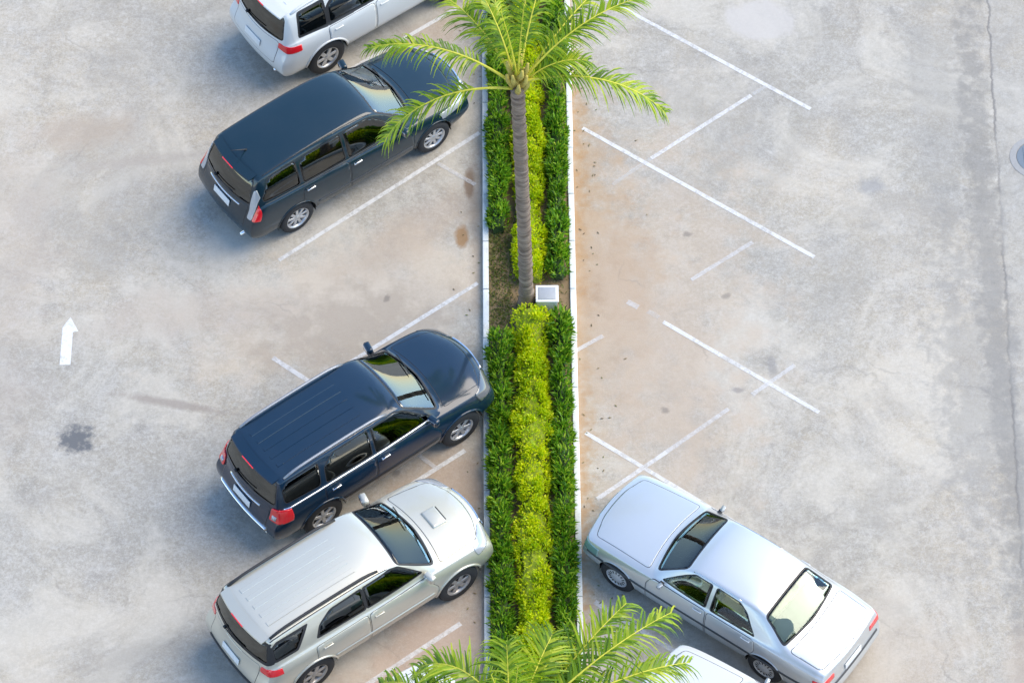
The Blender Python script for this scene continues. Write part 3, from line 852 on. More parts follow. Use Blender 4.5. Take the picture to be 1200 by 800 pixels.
# ------------------------------------------------------------------ ground
def ground_mat():
    m, nt, b = mat_new('worn concrete')
    tc = N(nt, 'ShaderNodeTexCoord'); P = tc.outputs['Object']
    big = noise(nt, P, .22, 5, .6, .6); med = noise(nt, P, 1.3, 10, .78, .3); fine = noise(nt, P, 6.5, 9, .78, .4); grit = noise(nt, P, 40, 3, .7)
    speck = noise(nt, P, 22, 4, .8)
    c = mix(nt, ramp(nt, big.outputs['Fac'], .40, .60), (.36, .33, .27), (.47, .405, .305))
    c = mix(nt, math_(nt, 'MULTIPLY', ramp(nt, med.outputs['Fac'], .40, .66), .55), c, (.50, .48, .44))
    c = mix(nt, math_(nt, 'MULTIPLY', ramp(nt, med.outputs['Fac'], .50, .28), .0), c, (.2, .2, .2))
    n2 = noise(nt, P, .8, 10, .80, .2); n3 = noise(nt, P, 3.2, 10, .8, .6)
    vein = noise(nt, P, .85, 9, .72, .5); vd = math_(nt, 'ABSOLUTE', math_(nt, 'SUBTRACT', vein.outputs['Fac'], .5))
    vk = math_(nt, 'MULTIPLY', math_(nt, 'SUBTRACT', 1.0, ramp(nt, vd, .0, .02)), ramp(nt, n2.outputs['Fac'], .46, .6))
    c = mix(nt, math_(nt, 'MULTIPLY', vk, .35), c, (.22, .205, .18))
    c = mix(nt, math_(nt, 'MULTIPLY', ramp(nt, n3.outputs['Fac'], .50, .66), .22), c, (.56, .54, .49))
    c = mix(nt, math_(nt, 'MULTIPLY', ramp(nt, n3.outputs['Fac'], .50, .34, (1, 1, 1, 1), (0, 0, 0, 1)) if False else ramp(nt, math_(nt, 'SUBTRACT', 1.0, n3.outputs['Fac']), .52, .66), .18), c, (.25, .24, .21))
    c = mix(nt, math_(nt, 'MULTIPLY', ramp(nt, n2.outputs['Fac'], .50, .70), .55), c, (.25, .24, .22))
    c = mix(nt, math_(nt, 'MULTIPLY', ramp(nt, fine.outputs['Fac'], .5, .72), .38), c, (.22, .21, .19))
    c = mix(nt, math_(nt, 'MULTIPLY', ramp(nt, math_(nt, 'SUBTRACT', 1.0, fine.outputs['Fac']), .51, .66), .42), c, (.58, .565, .53))
    c = mix(nt, math_(nt, 'MULTIPLY', ramp(nt, speck.outputs['Fac'], .60, .70), .30), c, (.15, .145, .14))
    c = mix(nt, math_(nt, 'MULTIPLY', ramp(nt, grit.outputs['Fac'], .45, .62), .28), c, (.19, .18, .165))
    g2 = noise(nt, P, 17, 6, .85)
    c = mix(nt, math_(nt, 'MULTIPLY', ramp(nt, g2.outputs['Fac'], .50, .62), .38), c, (.60, .575, .52))
    c = mix(nt, math_(nt, 'MULTIPLY', ramp(nt, math_(nt, 'SUBTRACT', 1.0, g2.outputs['Fac']), .53, .66), .36), c, (.22, .21, .19))
    warpn = noise(nt, P, .9, 4)
    b1 = noise(nt, P, .42, 8, .7, .9); b2 = noise(nt, P, .34, 8, .7, .9)
    mp_ = N(nt, 'ShaderNodeMapping'); mp_.inputs['Location'].default_value = (31, 17, 5); nt.links.new(P, mp_.inputs[0]); nt.links.new(mp_.outputs[0], b2.inputs['Vector'])
    c = mix(nt, math_(nt, 'MULTIPLY', ramp(nt, b1.outputs['Fac'], .49, .61), .52), c, (.57, .525, .44))
    c = mix(nt, math_(nt, 'MULTIPLY', ramp(nt, b2.outputs['Fac'], .51, .65), .42), c, (.29, .27, .235))
    def blob(px, py, rx, ry, rot, col, amt, edge=.35, nsc=None, lo=.55):
        nonlocal c
        mp = N(nt, 'ShaderNodeMapping'); mp.vector_type = 'TEXTURE'
        mp.inputs['Location'].default_value = (px, py, 0); mp.inputs['Rotation'].default_value = (0, 0, R(rot)); mp.inputs['Scale'].default_value = (rx, ry, 1)
        nt.links.new(P, mp.inputs['Vector'])
        ln = N(nt, 'ShaderNodeVectorMath'); ln.operation = 'LENGTH'; nt.links.new(mp.outputs[0], ln.inputs[0])
        nn = noise(nt, P, nsc or 1.6, 6, .65)
        d = math_(nt, 'ADD', ln.outputs['Value'], math_(nt, 'MULTIPLY', math_(nt, 'SUBTRACT', nn.outputs['Fac'], .5), 1.8))
        k = ramp(nt, d, lo + edge, lo, (0, 0, 0, 1), (1, 1, 1, 1))
        r = nt.nodes[-1]
        c = mix(nt, math_(nt, 'MULTIPLY', k, amt), c, col)
    # Map: ramp positions must ascend, so invert by colours
    def blob2(px, py, rx, ry, rot, col, amt, lo=.4, hi=1.0, nsc=1.6, na=1.4):
        nonlocal c
        mp = N(nt, 'ShaderNodeMapping'); mp.vector_type = 'TEXTURE'
        mp.inputs['Location'].default_value = (px, py, 0); mp.inputs['Rotation'].default_value = (0, 0, R(rot)); mp.inputs['Scale'].default_value = (rx, ry, 1)
        nt.links.new(P, mp.inputs['Vector'])
        ln = N(nt, 'ShaderNodeVectorMath'); ln.operation = 'LENGTH'; nt.links.new(mp.outputs[0], ln.inputs[0])
        nn = noise(nt, P, nsc, 6, .65)
        d = math_(nt, 'ADD', ln.outputs['Value'], math_(nt, 'MULTIPLY', math_(nt, 'SUBTRACT', nn.outputs['Fac'], .5), na))
        k = ramp(nt, d, lo, hi, (1, 1, 1, 1), (0, 0, 0, 1))
        c = mix(nt, math_(nt, 'MULTIPLY', k, amt), c, col)
    OR = (.42, .29, .175); BR = (.20, .13, .08); TN = (.44, .36, .28)
    blob2(1.25, .9, 1.6, 3.4, 0, OR, .55, nsc=2.2, na=2.4)
    blob2(1.7, 1.3, .9, 1.6, 0, (.36, .24, .15), .5, nsc=3.5, na=2.6)
    blob2(1.1, 3.6, .9, 2.2, 0, OR, .5, nsc=2.2, na=2.2)
    blob2(1.0, .5, .40, 9, 0, (.38, .23, .11), .75, nsc=5, na=2.2)
    blob2(2.3, -1.0, 1.7, 3.0, 20, TN, .45)
    blob2(4.9, -6.2, 2.6, 1.5, 0, TN, .4)
    blob2(-2.4, .9, 3.4, 1.5, 25, (.56, .47, .36), .65, nsc=1.2, na=2.6)
    blob2(-2.6, .3, 2.4, 1.0, 10, (.33, .27, .21), .5, nsc=1.9, na=3.0)
    blob2(2.6, 1.0, 2.0, 4.0, 0, (.48, .38, .28), .45, nsc=1.6, na=2.8)
    blob2(-5.2, .6, 2.4, .7, 5, (.44, .37, .30), .45, nsc=1.5, na=2.2)
    blob2(-8.6, 2.0, 1.2, 3.0, 0, (.45, .38, .31), .35, nsc=1.4, na=2.2)
    blob2(-1.1, -3.0, 1.6, 1.1, 35, (.36, .25, .17), .6)
    blob2(-1.3, -5.9, 2.2, .9, 35, (.44, .31, .23), .6)
    blob2(-2.2, -4.1, 2.2, .6, 36, (.38, .27, .19), .5)
    blob2(-1.6, 2.3, 2.0, .6, 36, (.40, .31, .23), .45)
    blob2(-1.4, 6.6, 1.3, .5, 36, (.36, .27, .2), .5)
    blob2(-.84, 2.17, .16, .32, 0, (.30, .17, .07), .85, .5, .9, 6, .7)
    blob2(-.71, 3.31, .13, .42, 0, BR, .8, .5, .9, 6, .7)
    blob2(-.55, 2.6, .22, 2.2, 0, BR, .35, nsc=4)
    blob2(-7.4, 4.5, 1.1, .5, 10, (.38, .31, .24), .55)
    blob2(-6.0, 3.9, 2.0, .16, 8, (.34, .30, .26), .4)
    blob2(-9, -1.3, 2.0, 1.5, 60, (.36, .31, .26), .4)
    blob2(-5.6, -1.2, 1.2, .12, -12, (.25, .21, .18), .6, nsc=4)
    blob2(-7.13, -1.9, .46, .42, 0, (.13, .135, .14), .95, .35, .75, 7, 1.7)
    blob2(4.5, 6.9, .9, .55, -10, (.50, .47, .43), .7, .6, .8)
    blob2(7.4, 5.2, .7, 4.5, 0, (.26, .25, .225), .35, nsc=2.5, na=2.6)
    blob2(8.1, 1.0, .35, 12, 0, (.22, .21, .19), .6, nsc=3.5, na=2.8)
    blob2(7.6, -1.0, .8, 4.0, 0, (.25, .24, .22), .45, nsc=4, na=3.2)
    for q_ in ((-2.9, 3.6), (-1.5, -1.0), (-2.1, .9), (3.0, 2.2), (2.5, -1.4), (3.6, .9), (-1.9, -2.6)):
        blob2(q_[0], q_[1], .11, .08, q_[0] * 60, (.17, .15, .13), .55, .4, .9, 8, 1.6)
    blob2(6.2, 3.2, .35, .25, 0, (.24, .245, .25), .55, .4, .9, 3)
    blob2(4.3, -.55, .12, .28, 0, (.25, .24, .23), .6, .4, .9, 7)
    blob2(3.7, -1.0, .16, .08, 0, (.22, .2, .19), .6, .4, .9, 7)
    blob2(8.2, -6.3, .6, 1.1, 0, (.45, .36, .27), .45)
    # cracks
    sc_ = N(nt, 'ShaderNodeVectorMath'); sc_.operation = 'ADD'
    wv = N(nt, 'ShaderNodeVectorMath'); wv.operation = 'SCALE'; wv.inputs['Scale'].default_value = 1.1
    nt.links.new(warpn.outputs['Color'], wv.inputs[0]); nt.links.new(P, sc_.inputs[0]); nt.links.new(wv.outputs[0], sc_.inputs[1])
    w2 = noise(nt, P, 7, 5, .7); wv2 = N(nt, 'ShaderNodeVectorMath'); wv2.operation = 'SCALE'; wv2.inputs['Scale'].default_value = .16
    nt.links.new(w2.outputs['Color'], wv2.inputs[0]); s2 = N(nt, 'ShaderNodeVectorMath'); s2.operation = 'ADD'
    nt.links.new(sc_.outputs[0], s2.inputs[0]); nt.links.new(wv2.outputs[0], s2.inputs[1])
    vo = N(nt, 'ShaderNodeTexVoronoi'); vo.feature = 'DISTANCE_TO_EDGE'; vo.inputs['Scale'].default_value = .42
    nt.links.new(s2.outputs[0], vo.inputs['Vector'])
    line = ramp(nt, vo.outputs['Distance'], .0, .016, (1, 1, 1, 1), (0, 0, 0, 1))
    mk = noise(nt, P, .55, 3)
    cr = math_(nt, 'MULTIPLY', math_(nt, 'MULTIPLY', line, ramp(nt, mk.outputs['Fac'], .50, .68)), .28)
    c = mix(nt, cr, c, (.15, .14, .13))
    # joint with the neighbouring slab on the right: ragged line near x = 8.3
    sx = N(nt, 'ShaderNodeSeparateXYZ'); nt.links.new(s2.outputs[0], sx.inputs[0])
    sx0 = N(nt, 'ShaderNodeSeparateXYZ'); nt.links.new(P, sx0.inputs[0])
    jn = noise(nt, P, 2.2, 5, .7)
    jx = math_(nt, 'ADD', sx0.outputs['X'], math_(nt, 'MULTIPLY', math_(nt, 'SUBTRACT', jn.outputs['Fac'], .5), .22))
    jx = math_(nt, 'ADD', jx, math_(nt, 'MULTIPLY', sx0.outputs['Y'], -.036))
    jd = math_(nt, 'ABSOLUTE', math_(nt, 'SUBTRACT', jx, 8.27))
    jline = ramp(nt, jd, .004, .035, (1, 1, 1, 1), (0, 0, 0, 1))
    c = mix(nt, math_(nt, 'MULTIPLY', math_(nt, 'MULTIPLY', jline, ramp(nt, mk.outputs['Fac'], .3, .55)), .8), c, (.16, .15, .14))
    sl = math_(nt, 'GREATER_THAN', jx, 8.27)
    c = mix(nt, math_(nt, 'MULTIPLY', sl, .22), c, (.28, .28, .27))
    nt.links.new(c, b.inputs['Base Color'])
    b.inputs['Roughness'].default_value = .85
    b.inputs['Specular IOR Level'].default_value = .25
    h = math_(nt, 'SUBTRACT', math_(nt, 'ADD', math_(nt, 'MULTIPLY', fine.outputs['Fac'], .6), math_(nt, 'MULTIPLY', grit.outputs['Fac'], .3)), math_(nt, 'MULTIPLY', cr, 1.0))
    bp = N(nt, 'ShaderNodeBump', Strength=.35, Distance=.02); nt.links.new(h, bp.inputs['Height']); nt.links.new(bp.outputs[0], b.inputs['Normal'])
    return m

bm = bmesh.new()
bmesh.ops.create_grid(bm, x_segments=8, y_segments=8, size=400)
tag(obj('ground', bm, ground_mat(), None, False), kind='structure')

def worn_paint(name, wear, col=(.70, .70, .68), sc=9.0, amt=1.0):
    m, nt, b = mat_new(name)
    tc = N(nt, 'ShaderNodeTexCoord')
    n = noise(nt, tc.outputs['Object'], sc, 8, .75); n2 = noise(nt, tc.outputs['Object'], 1.3, 3)
    nt.links.new(mix(nt, n.outputs['Fac'], [x * .85 for x in col], col), b.inputs['Base Color'])
    b.inputs['Roughness'].default_value = .7
    tr = N(nt, 'ShaderNodeBsdfTransparent'); mx = N(nt, 'ShaderNodeMixShader')
    s = math_(nt, 'ADD', math_(nt, 'MULTIPLY', n.outputs['Fac'], .7), math_(nt, 'MULTIPLY', n2.outputs['Fac'], .3))
    a = math_(nt, 'MULTIPLY', ramp(nt, s, wear - .2, wear + .12), amt)
    nt.links.new(a, mx.inputs[0]); nt.links.new(tr.outputs[0], mx.inputs[1]); nt.links.new(b.outputs[0], mx.inputs[2])
    nt.links.new(mx.outputs[0], nt.nodes['Material Output'].inputs['Surface'])
    return m
LP = worn_paint('fresh line paint', .40, (.74, .73, .70), amt=.88)
LG = worn_paint('ghost line paint', .46, (.74, .73, .70), amt=.35)
LA = worn_paint('arrow paint', .38, (.76, .76, .74), amt=.97); LW = worn_paint('worn line paint', .42, (.78, .77, .75), amt=.75); LF = worn_paint('faded line paint', .44, (.78, .77, .75), amt=.55)

def line(a, b, w, m, z=.004, name='parking_line'):
    a, b = Vector((*a, 0)), Vector((*b, 0)); t = (b - a).normalized(); s = Vector((-t.y, t.x, 0)) * w / 2
    bm = bmesh.new(); n = 12; prev = None
    for k in range(n + 1):
        p = a.lerp(b, k / n); j = random.uniform(.92, 1.05)
        r = [bm.verts.new((p + s * j + Vector((0, 0, z)))), bm.verts.new((p - s * j + Vector((0, 0, z))))]
        if prev: bm.faces.new((prev[0], prev[1], r[1], r[0]))
        prev = r
    return tag(obj(name, bm, m, None, False), kind='structure')

line((-3.93, 1.70), (-.53, 4.42), .075, LP)
line((-4.0, 4.95), (-.93, 7.24), .075, LP)
line((-4.0, -1.4), (-.57, 1.2), .075, LP)
line((-3.9, -4.5), (-.78, -2.16), .075, LP)
line((-3.9, -7.7), (-.85, -5.42), .085, LW)
line((-3.97, -.30), (-3.36, -.78), .085, LW)
line((-1.25, 3.75), (-.6, 3.28), .075, LF, .008)
line((-1.6, -2.2), (-1.25, -2.5), .075, LF, .008)
line((1.72, 7.44), (5.24, 4.90), .075, LP)
line((1.26, 4.51), (5.13, 1.70), .075, LP)
line((2.53, .38), (5.03, -1.46), .075, LP)
line((1.94, .80), (2.12, .68), .10, LF)
line((2.28, .60), (2.46, .47), .09, LG)
line((1.19, -1.83), (4.8, -4.5), .075, LP)
line((1.27, -5.04), (4.6, -7.5), .085, LW)
line((2.43, 3.83), (4.22, 5.21), .075, LW, .008)
line((1.75, 3.27), (2.43, 3.83), .07, LG, .008)
line((4.25, 5.23), (4.5, 5.42), .07, LG, .008)
line((3.03, 1.24), (4.1, 2.02), .075, LF, .008)
line((1.06, -.20), (1.52, .10), .075, LF, .008)
line((1.35, -3.12), (2.5, -2.22), .075, LW, .008)
line((2.5, -2.22), (3.55, -1.38), .075, LF, .008)
line((3.95, -1.1), (4.68, -.52), .075, LF, .008)
# arrow on the lane at the left
bm = bmesh.new()
pts = [(-7.50, -.42), (-7.32, -.42), (-7.32, .24), (-7.23, .26), (-7.38, .55), (-7.50, .34)]
bm.faces.new([bm.verts.new((x, y, .004)) for x, y in pts])
tag(obj('lane_arrow', bm, LA, None, False), kind='structure')

# drain cover at the right edge
bm = bmesh.new()
prof = [(.0, .012), (.40, .012), (.42, .016), (.50, .016), (.52, .004)]
for r0, r1, mi in ((0, .40, 0), (.41, .54, 1)):
    n = 32; rings = []
    for rr, z in ((r0, .010 if mi == 0 else .014), (r1, .010 if mi == 0 else .006)):
        rings.append([bm.verts.new((rr * math.cos(2 * math.pi * k / n), rr * math.sin(2 * math.pi * k / n), z)) for k in range(n)])
    for k in range(n):
        try: f = bm.faces.new((rings[0][k], rings[1][k], rings[1][(k + 1) % n], rings[0][(k + 1) % n])); f.material_index = mi
        except ValueError: pass
for k in range(5):
    add_box(bm, (-.24 + .12 * k, 0, .012), (.03, .5, .008), None, 0, 0)
o = obj('drain_cover', bm, [simple('bluish iron', (.16, .2, .24), .6, .3), simple('pale mortar ring', (.34, .335, .32), .9, bump=.3)], None, False)
o.location = (9.08, 3.8, 0); o.scale = (.85, .85, 1)
tag(o, 'round bluish drain cover in a pale mortar ring at the right edge', 'drain cover')

# ------------------------------------------------------------------ planted strip
KW = simple('whitewashed kerb', (.70, .73, .72), .75, bump=.5, nscale=14, vary=.16)
_nt = KW.node_tree; _b = _nt.nodes['Principled BSDF']; _src = _b.inputs['Base Color'].links[0].from_socket
_tc = N(_nt, 'ShaderNodeTexCoord'); _n = noise(_nt, _tc.outputs['Object'], 3.5, 9, .8)
_nt.links.new(mix(_nt, math_(_nt, 'MULTIPLY', ramp(_nt, _n.outputs['Fac'], .52, .68), .6), _src, (.34, .29, .22)), _b.inputs['Base Color'])
SOIL = simple('dry soil', (.22, .155, .085), .95, bump=.9, nscale=7, vary=.45)
for x0 in (-.43, 1.03):
    bm = bmesh.new(); y = -24
    while y < 34:
        add_box(bm, (x0 + random.uniform(-.003, .003), y + .495, .055), (.10, .985, .13 + random.uniform(-.004, .004)), None, .012)
        y += 1.0
    tag(obj('kerb', bm, KW, None), kind='structure')
bm = bmesh.new()
nx, ny = 10, 300
vs = [[bm.verts.new((lerp(-.375, .975, i / nx), lerp(-24, 34, j / ny), .07 + random.uniform(-.015, .02))) for i in range(nx + 1)] for j in range(ny + 1)]
for j in range(ny):
    for i in range(nx): bm.faces.new((vs[j][i], vs[j][i + 1], vs[j + 1][i + 1], vs[j + 1][i]))
tag(obj('planting_bed', bm, SOIL, None), kind='structure')

LIME = leaf_mat('lime leaves', [(.38, .58, .004), (.70, .82, .004), (.90, .92, .006), (.95, .90, .02)], trans=.45)
DARK = leaf_mat('deep green leaves', [(.03, .10, .006), (.12, .32, .010), (.28, .52, .02), (.58, .72, .05)], trans=.45)
TWIGL = simple('lime hedge inner growth', (.24, .30, .02), .9, nscale=40, vary=.5)
TWIG = simple('hedge twigs', (.035, .07, .014), .9, nscale=30, vary=.4)

def leaf(bm, p, d, L, w, bend=.2, up=None):
    """one folded leaf: base p, direction d, length L, width w"""
    d = d.normalized(); u = up or Vector((0, 0, 1))
    s = d.cross(u)
    if s.length < 1e-3: s = d.cross(Vector((1, 0, 0)))
    s = s.normalized() * w / 2
    nn = s.cross(d).normalized()
    a = p; m1 = p + d * L * .45 + nn * bend * L * .25; e = p + d * L
    v = [bm.verts.new(a), bm.verts.new(m1 + s - nn * w * .15), bm.verts.new(e - nn * bend * L * .2), bm.verts.new(m1 - s - nn * w * .15), bm.verts.new(m1)]
    bm.faces.new((v[0], v[1], v[4])); bm.faces.new((v[1], v[2], v[4])); bm.faces.new((v[2], v[3], v[4])); bm.faces.new((v[3], v[0], v[4]))

def rnd_dir(zmin=-.2):
    while True:
        v = Vector((random.uniform(-1, 1), random.uniform(-1, 1), random.uniform(zmin, 1)))
        if .1 < v.length < 1: return v.normalized()

def hedge(name, x0, x1, y0, y1, h, mat, L, w, dens, label, cat, group, style='bush', skip=None):
    root = empty(name, ((x0 + x1) / 2, y0, .07)); ox, oy = (x0 + x1) / 2, y0
    tag(root, label, cat, group)
    ph = random.uniform(0, 9)
    def hw(y):   # local half width and height wobble
        e = min(1, (y - y0) / .25 + .35, (y1 - y) / .25 + .35)
        return ((x1 - x0) / 2 * (.88 + .14 * math.sin(y * 2.7 + ph) + .13 * math.sin(y * 6.1 + ph * 2) + .06 * math.sin(y * 17 + ph)) * e ** .5,
                h * (.85 + .1 * math.sin(y * 1.9 + ph) + .08 * math.sin(y * 5.3 + ph)) * e ** .4)
    bm = bmesh.new(); n = int((y1 - y0) / .12); prev = None; K = 9
    for j in range(n + 1):
        y = lerp(y0 + .04, y1 - .04, j / n); a, b = hw(y); a *= .78; b *= .8
        ring = []
        for k in range(K + 1):
            t = math.pi * k / K; rr = random.uniform(.8, 1.05)
            ring.append(bm.verts.new((-a * math.cos(t) * rr, y - oy + random.uniform(-.03, .03), max(0, b * abs(math.sin(t)) ** .6 * rr))))
        if prev:
            for k in range(K): bm.faces.new((prev[k], prev[k + 1], ring[k + 1], ring[k]))
        else: bm.faces.new(ring)
        prev = ring
    bm.faces.new(prev[::-1])
    obj('twigs', bm, TWIGL if mat is LIME else TWIG, root, False)
    bm = bmesh.new(); cnt = int((y1 - y0) * ((x1 - x0) + h * 1.6) * dens)
    clump = [(random.uniform(y0, y1), random.uniform(0, math.pi), random.uniform(.7, 1.25)) for _ in range(int((y1 - y0) * 16))]
    for i in range(cnt):
        if random.random() < .75:
            cy, ct, cs = random.choice(clump); y = cy + random.gauss(0, .045); t = ct + random.gauss(0, .16)
        else:
            y = random.uniform(y0, y1); t = random.uniform(0, math.pi); cs = random.uniform(.7, 1)
        if not (y0 < y < y1): continue
        if skip and skip(y): continue
        a, b = hw(y); rr = random.uniform(.78, 1.04) * (.93 + .1 * cs)
        p = Vector((-a * math.cos(t) * rr, y - oy, max(.02, b * abs(math.sin(t)) ** .6 * rr)))
        out = Vector((-math.cos(t), 0, math.sin(t) + .25))
        if style == 'bush': d = (out * .8 + rnd_dir(-.4)); l = L * random.uniform(.6, 1.25)
        else: d = (Vector((-math.cos(t) * .9, random.uniform(-.8, .8), .75)) + rnd_dir(-.3) * .7); l = L * random.uniform(.6, 1.5)
        leaf(bm, p, d, l, w * random.uniform(.7, 1.2), random.uniform(0, .6), rnd_dir(-1))
    obj('foliage', bm, mat, root, False)
    return root

random.seed(11)
hedge('low_hedge', .03, .58, 1.10, 9.5, .42, LIME, .060, .036, 2600, 'bright lime green low hedge running up behind the palm trunk', 'hedge', 'lime hedge rows in the strip')
hedge('low_hedge', -.01, .65, -9.5, .50, .45, LIME, .060, .036, 2600, 'bright lime green low hedge running down from the grey box', 'hedge', 'lime hedge rows in the strip', skip=lambda y: -4.75 < y < -4.35 and random.random() < .7)
hedge('border_plants', -.37, -.05, 2.15, 9.5, .40, DARK, .10, .030, 1500, 'dark green border row on the left of the upper palm trunk', 'border plants', 'dark green border rows along the kerbs', 'strap')
hedge('border_plants', -.36, -.05, -9.5, .02, .38, DARK, .12, .032, 1400, 'dark green border row by the left kerb, beside the parked suv noses', 'border plants', 'dark green border rows along the kerbs', 'strap')
hedge('border_plants', .64, .94, 1.15, 9.5, .40, DARK, .10, .030, 1500, 'dark green border row by the right kerb, above the grey box', 'border plants', 'dark green border rows along the kerbs', 'strap')
hedge('border_plants', .67, .95, -9.5, .42, .38, DARK, .12, .032, 1400, 'dark green border row by the right kerb, below the grey box', 'border plants', 'dark green border rows along the kerbs', 'strap')

# sparse weeds on the bare soil
bm = bmesh.new()
for i in range(3200):
    x = random.uniform(-.36, .9); y = random.uniform(-.3, 2.6)
    if random.random() < .5: x = random.uniform(-.36, .0)
    leaf(bm, Vector((x, y, .07)), rnd_dir(.1), random.uniform(.04, .11), .018, .2, rnd_dir(-1))
tag(obj('weeds', bm, leaf_mat('weeds', [(.10, .16, .02), (.24, .26, .05), (.34, .30, .12)]), None, False), 'thin dry weeds on the bare soil left of the palm foot', 'weeds', None, 'stuff')

bm = bmesh.new()
for i in range(130):
    sx = random.choice((-1, 1)); d_ = abs(random.gauss(0, .35))
    x = -.52 - d_ if sx < 0 else 1.12 + d_; y = random.uniform(-8, 8.5)
    leaf(bm, Vector((x, y, .012)), Vector((random.uniform(-1, 1), random.uniform(-1, 1), .03)), random.uniform(.03, .08), .022, .1)
tag(obj('fallen_leaves', bm, leaf_mat('dead leaves', [(.10, .06, .02), (.28, .20, .08), (.16, .18, .04)]), None, False), 'small dry leaves fallen on the concrete along both kerbs', 'leaves', None, 'stuff')

# grey box in the strip
root = empty('utility_box', (.59, .68, .07))
tag(root, 'small white box with a grey lid standing in the hedge gap by the palm foot', 'utility box')
bm = bmesh.new(); add_box(bm, (0, 0, .15), (.34, .30, .30), None, .012)
obj('casing', bm, simple('white box paint', (.72, .73, .73), .6, bump=.2), root)
bm = bmesh.new(); add_box(bm, (0, .01, .317), (.38, .34, .03), None, .008); obj('rim_frame', bm, simple('white box trim', (.76, .77, .77), .5), root)
bm = bmesh.new(); add_box(bm, (0, .01, .336), (.29, .25, .012), None, .004); obj('lid', bm, simple('grey lid metal', (.36, .38, .40), .5, .2), root)

# ------------------------------------------------------------------ palms
PL = leaf_mat('palm leaflets', [(.10, .19, .010), (.22, .38, .012), (.42, .56, .015), (.66, .68, .05)], rough=.4, trans=.4)
PS = simple('palm leaf stalk', (.60, .56, .05), .5, nscale=9, vary=.35)
BARK = None
def bark_mat():
    m, nt, b = mat_new('palm bark')
    tc = N(nt, 'ShaderNodeTexCoord'); P = tc.outputs['Object']
    mp = N(nt, 'ShaderNodeMapping'); mp.inputs['Scale'].default_value = (1, 1, 5); nt.links.new(P, mp.inputs[0])
    n = noise(nt, mp.outputs[0], 4, 8, .7); n2 = noise(nt, P, 2, 4)
    c = mix(nt, ramp(nt, n.outputs['Fac'], .35, .65), (.11, .075, .055), (.38, .29, .22))
    c = mix(nt, math_(nt, 'MULTIPLY', ramp(nt, n2.outputs['Fac'], .5, .7), .5), c, (.22, .16, .11))
    nt.links.new(c, b.inputs['Base Color']); b.inputs['Roughness'].default_value = .9
    bp = N(nt, 'ShaderNodeBump', Strength=.8, Distance=.03); nt.links.new(n.outputs['Fac'], bp.inputs['Height']); nt.links.new(bp.outputs[0], b.inputs['Normal'])
    return m
BARK = bark_mat()

def frond(root, origin, az, el, L, droop, twist=0, leafL=.56, petiole=.24, mat=None, n=70):
    """az: compass angle in the ground plane; el: start elevation; droop: total downward bend (deg)"""
    P = [Vector(origin)]; T = []; steps = 26; e = el
    a = az
    for k in range(steps):
        t = k / steps
        e = el - droop * (t ** 1.25)
        d = Vector((math.cos(R(a)) * math.cos(R(e)), math.sin(R(a)) * math.cos(R(e)), math.sin(R(e))))
        a += twist / steps
        T.append(d); P.append(P[-1] + d * L / steps)
    T.append(T[-1])
    bm = bmesh.new()
    add_tube(bm, P, [lerp(.028, .005, (k / steps) ** .7) for k in range(steps + 1)], 6)
    f = obj('frond', bm, PS, root)
    bm = bmesh.new()
    hang = random.uniform(-.2, 2.2); g0 = random.uniform(.4, .85); gap = (g0, g0 + random.uniform(0, .08)); gside = random.choice((-1, 1))
    for i in range(n):
        t = petiole + (1 - petiole) * (i + .5) / n
        q = t * steps; k = min(int(q), steps - 1); p = P[k].lerp(P[k + 1], q - k); tg = T[k]
        up = Vector((0, 0, 1)); sd = tg.cross(up)
        sd = sd.normalized() if sd.length > .05 else Vector((1, 0, 0))
        nn = sd.cross(tg).normalized()
        u = (t - petiole) / (1 - petiole)
        ll = leafL * (math.sin(math.pi * (.14 + .74 * u)) ** .6) * (1 - .15 * u)
        for sg in (-1, 1):
            if random.random() < .14 or (gap[0] < t < gap[1] and sg == gside): continue
            l_ = ll * random.uniform(.6, 1.2)
            d = (tg * lerp(.55, 1.1, u) + sd * sg * .95 + nn * random.uniform(.05, .4) + rnd_dir(-1) * .24).normalized()
            seg = 4; prev = None; pp = p.copy(); wd = .026
            for s_ in range(seg + 1):
                v = s_ / seg; wv = wd * (1 - v ** 1.8) * .5 + .0015
                wdir = d.cross(nn).normalized() if d.cross(nn).length > .05 else tg
                r = [bm.verts.new(pp - wdir * wv), bm.verts.new(pp + wdir * wv)]
                if prev: bm.faces.new((prev[0], prev[1], r[1], r[0]))
                prev = r
                pp = pp + d * l_ / seg
                d = (d + Vector((0, 0, -.30 - .16 * hang)) * (1 + v)).normalized()
    obj('leaflets', bm, mat or PL, f, False)
    return f

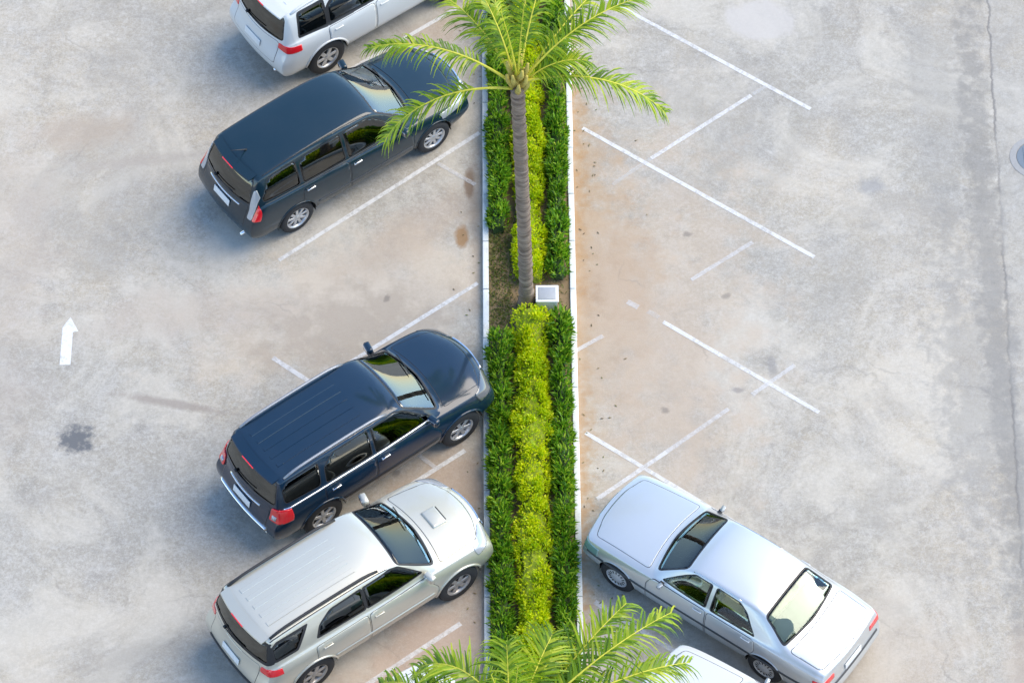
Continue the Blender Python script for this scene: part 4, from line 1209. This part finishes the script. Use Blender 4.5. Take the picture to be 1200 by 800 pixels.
def palm(loc, h, lean, fronds, label, spears=2, leafL=.56):
    root = empty('coconut_palm', loc); tag(root, label, 'palm tree', 'coconut palms in the planted strip')
    bm = bmesh.new(); n = 90; P = []; Rr = []
    for k in range(n + 1):
        t = k / n
        P.append((lean[0] * t ** 1.2, lean[1] * t ** 1.2, h * t))
        base = lerp(.115, .105, t) + .05 * math.exp(-t * 26)
        Rr.append(base * (1 + .07 * (1 if k % 3 == 0 else -.3)) + random.uniform(-.007, .007))
    add_tube(bm, P, Rr, 18); obj('trunk', bm, BARK, root)
    top = Vector(P[-1])
    # fibrous sheaths round the growing point
    bm = bmesh.new()
    for k in range(12):
        a = R(k * 137.5); hh = .1 + .04 * k
        o = top + Vector((math.cos(a) * .07, math.sin(a) * .07, hh - .18))
        e = top + Vector((math.cos(a) * .17, math.sin(a) * .17, hh + .1))
        add_tube(bm, [o, o.lerp(e, .5) + Vector((math.cos(a), math.sin(a), 0)) * .03, e], [.055, .038, .022], 8)
    obj('leaf_sheath', bm, simple('palm sheath', (.44, .36, .08), .8, nscale=14, vary=.6), root)
    for (az, el, L, dr, tw) in fronds:
        a = R(az)
        frond(root, top + Vector((math.cos(a) * .08, math.sin(a) * .08, random.uniform(-.05, .2))), az, el, L, dr, tw, leafL=leafL)
    for k in range(spears):
        frond(root, top + Vector((0, 0, .2)), 70 + 80 * k, 82, 1.5, 8, 0, leafL=.14, petiole=.1, n=36)
    return root

random.seed(21)
palm((.25, .70, .06), 5.75, (-.16, .0), [
    (164, 36, 2.45, 66, 10), (187, 14, 2.4, 84, 10), (-2, 20, 2.45, 76, -10),
    (30, 46, 2.3, 62, 0), (50, 32, 2.6, 60, 5), (84, 34, 2.4, 74, 0), (106, 40, 2.3, 70, -5), (128, 36, 2.2, 74, 0), (72, 60, 2.1, 60, 0), (118, 66, 1.7, 60, 0), (12, 56, 1.2, 90, 0),
    ], 'whole coconut palm in the upper half of the strip, bare grey trunk in view')
palm((-.05, -10.95, .06), 5.9, (-.05, .1), [
    (152, 38, 2.2, 95, 0), (112, 66, 2.0, 125, 60), (93, 64, 1.4, 22, 0), (66, 44, 1.5, 50, 0), (48, 38, 2.5, 45, 0), (36, 34, 2.8, 50, 0), (22, 32, 2.7, 60, 0),
    (168, 32, 2.2, 80, 0), (200, 25, 2.2, 70, 0), (-10, 28, 2.2, 60, 0), (235, 30, 2.3, 60, 0), (270, 35, 2.2, 60, 0), (305, 30, 2.2, 60, 0)],
    'coconut palm at the bottom edge, only its yellow green crown in view', leafL=.78)
palm((.30, 15.5, .06), 6.0, (.1, .1), [(a, 30 + (a % 3) * 8, 2.3, 60, 0) for a in range(0, 360, 30)],
    'coconut palm further up the strip, beyond the top edge') if False else None

# ------------------------------------------------------------------ light, sky, camera
SUN_AZ, SUN_EL = 20.0, 50.0       # measured from +x toward +y
sd = bpy.data.lights.new('sun', 'SUN'); sd.energy = 1.8; sd.angle = R(50); sd.color = (1, .865, .655)
so = bpy.data.objects.new('sun', sd); link(so)
dv = Vector((-math.cos(R(SUN_AZ)) * math.cos(R(SUN_EL)), -math.sin(R(SUN_AZ)) * math.cos(R(SUN_EL)), -math.sin(R(SUN_EL))))
so.rotation_euler = dv.to_track_quat('-Z', 'Y').to_euler()
w = bpy.data.worlds.new('World'); scene.world = w; w.use_nodes = True
nt = w.node_tree; bg = nt.nodes['Background']
sky = nt.nodes.new('ShaderNodeTexSky'); sky.sky_type = 'NISHITA'; sky.sun_disc = False
sky.sun_elevation = R(SUN_EL); sky.sun_rotation = R(90 - SUN_AZ); sky.air_density = 1.0; sky.dust_density = .15; sky.ozone_density = 2.2
nt.links.new(sky.outputs[0], bg.inputs[0]); bg.inputs[1].default_value = .145

cam = bpy.data.cameras.new('camera'); co = bpy.data.objects.new('camera', cam); link(co)
cam.sensor_width = 36; cam.lens = 4224 / 1200 * 36; cam.clip_end = 2000; cam.clip_start = 1
TH, YAW = R(55), R(-.43)
h = Vector((math.sin(-YAW), math.cos(-YAW), 0))
fw = h * math.cos(TH) + Vector((0, 0, -math.sin(TH)))
co.location = -fw * 60
co.rotation_euler = fw.to_track_quat('-Z', 'Y').to_euler()
scene.camera = co
scene.view_settings.view_transform = 'Standard'
scene.view_settings.look = 'None'
scene.view_settings.exposure = 1.27
scene.view_settings.gamma = 1
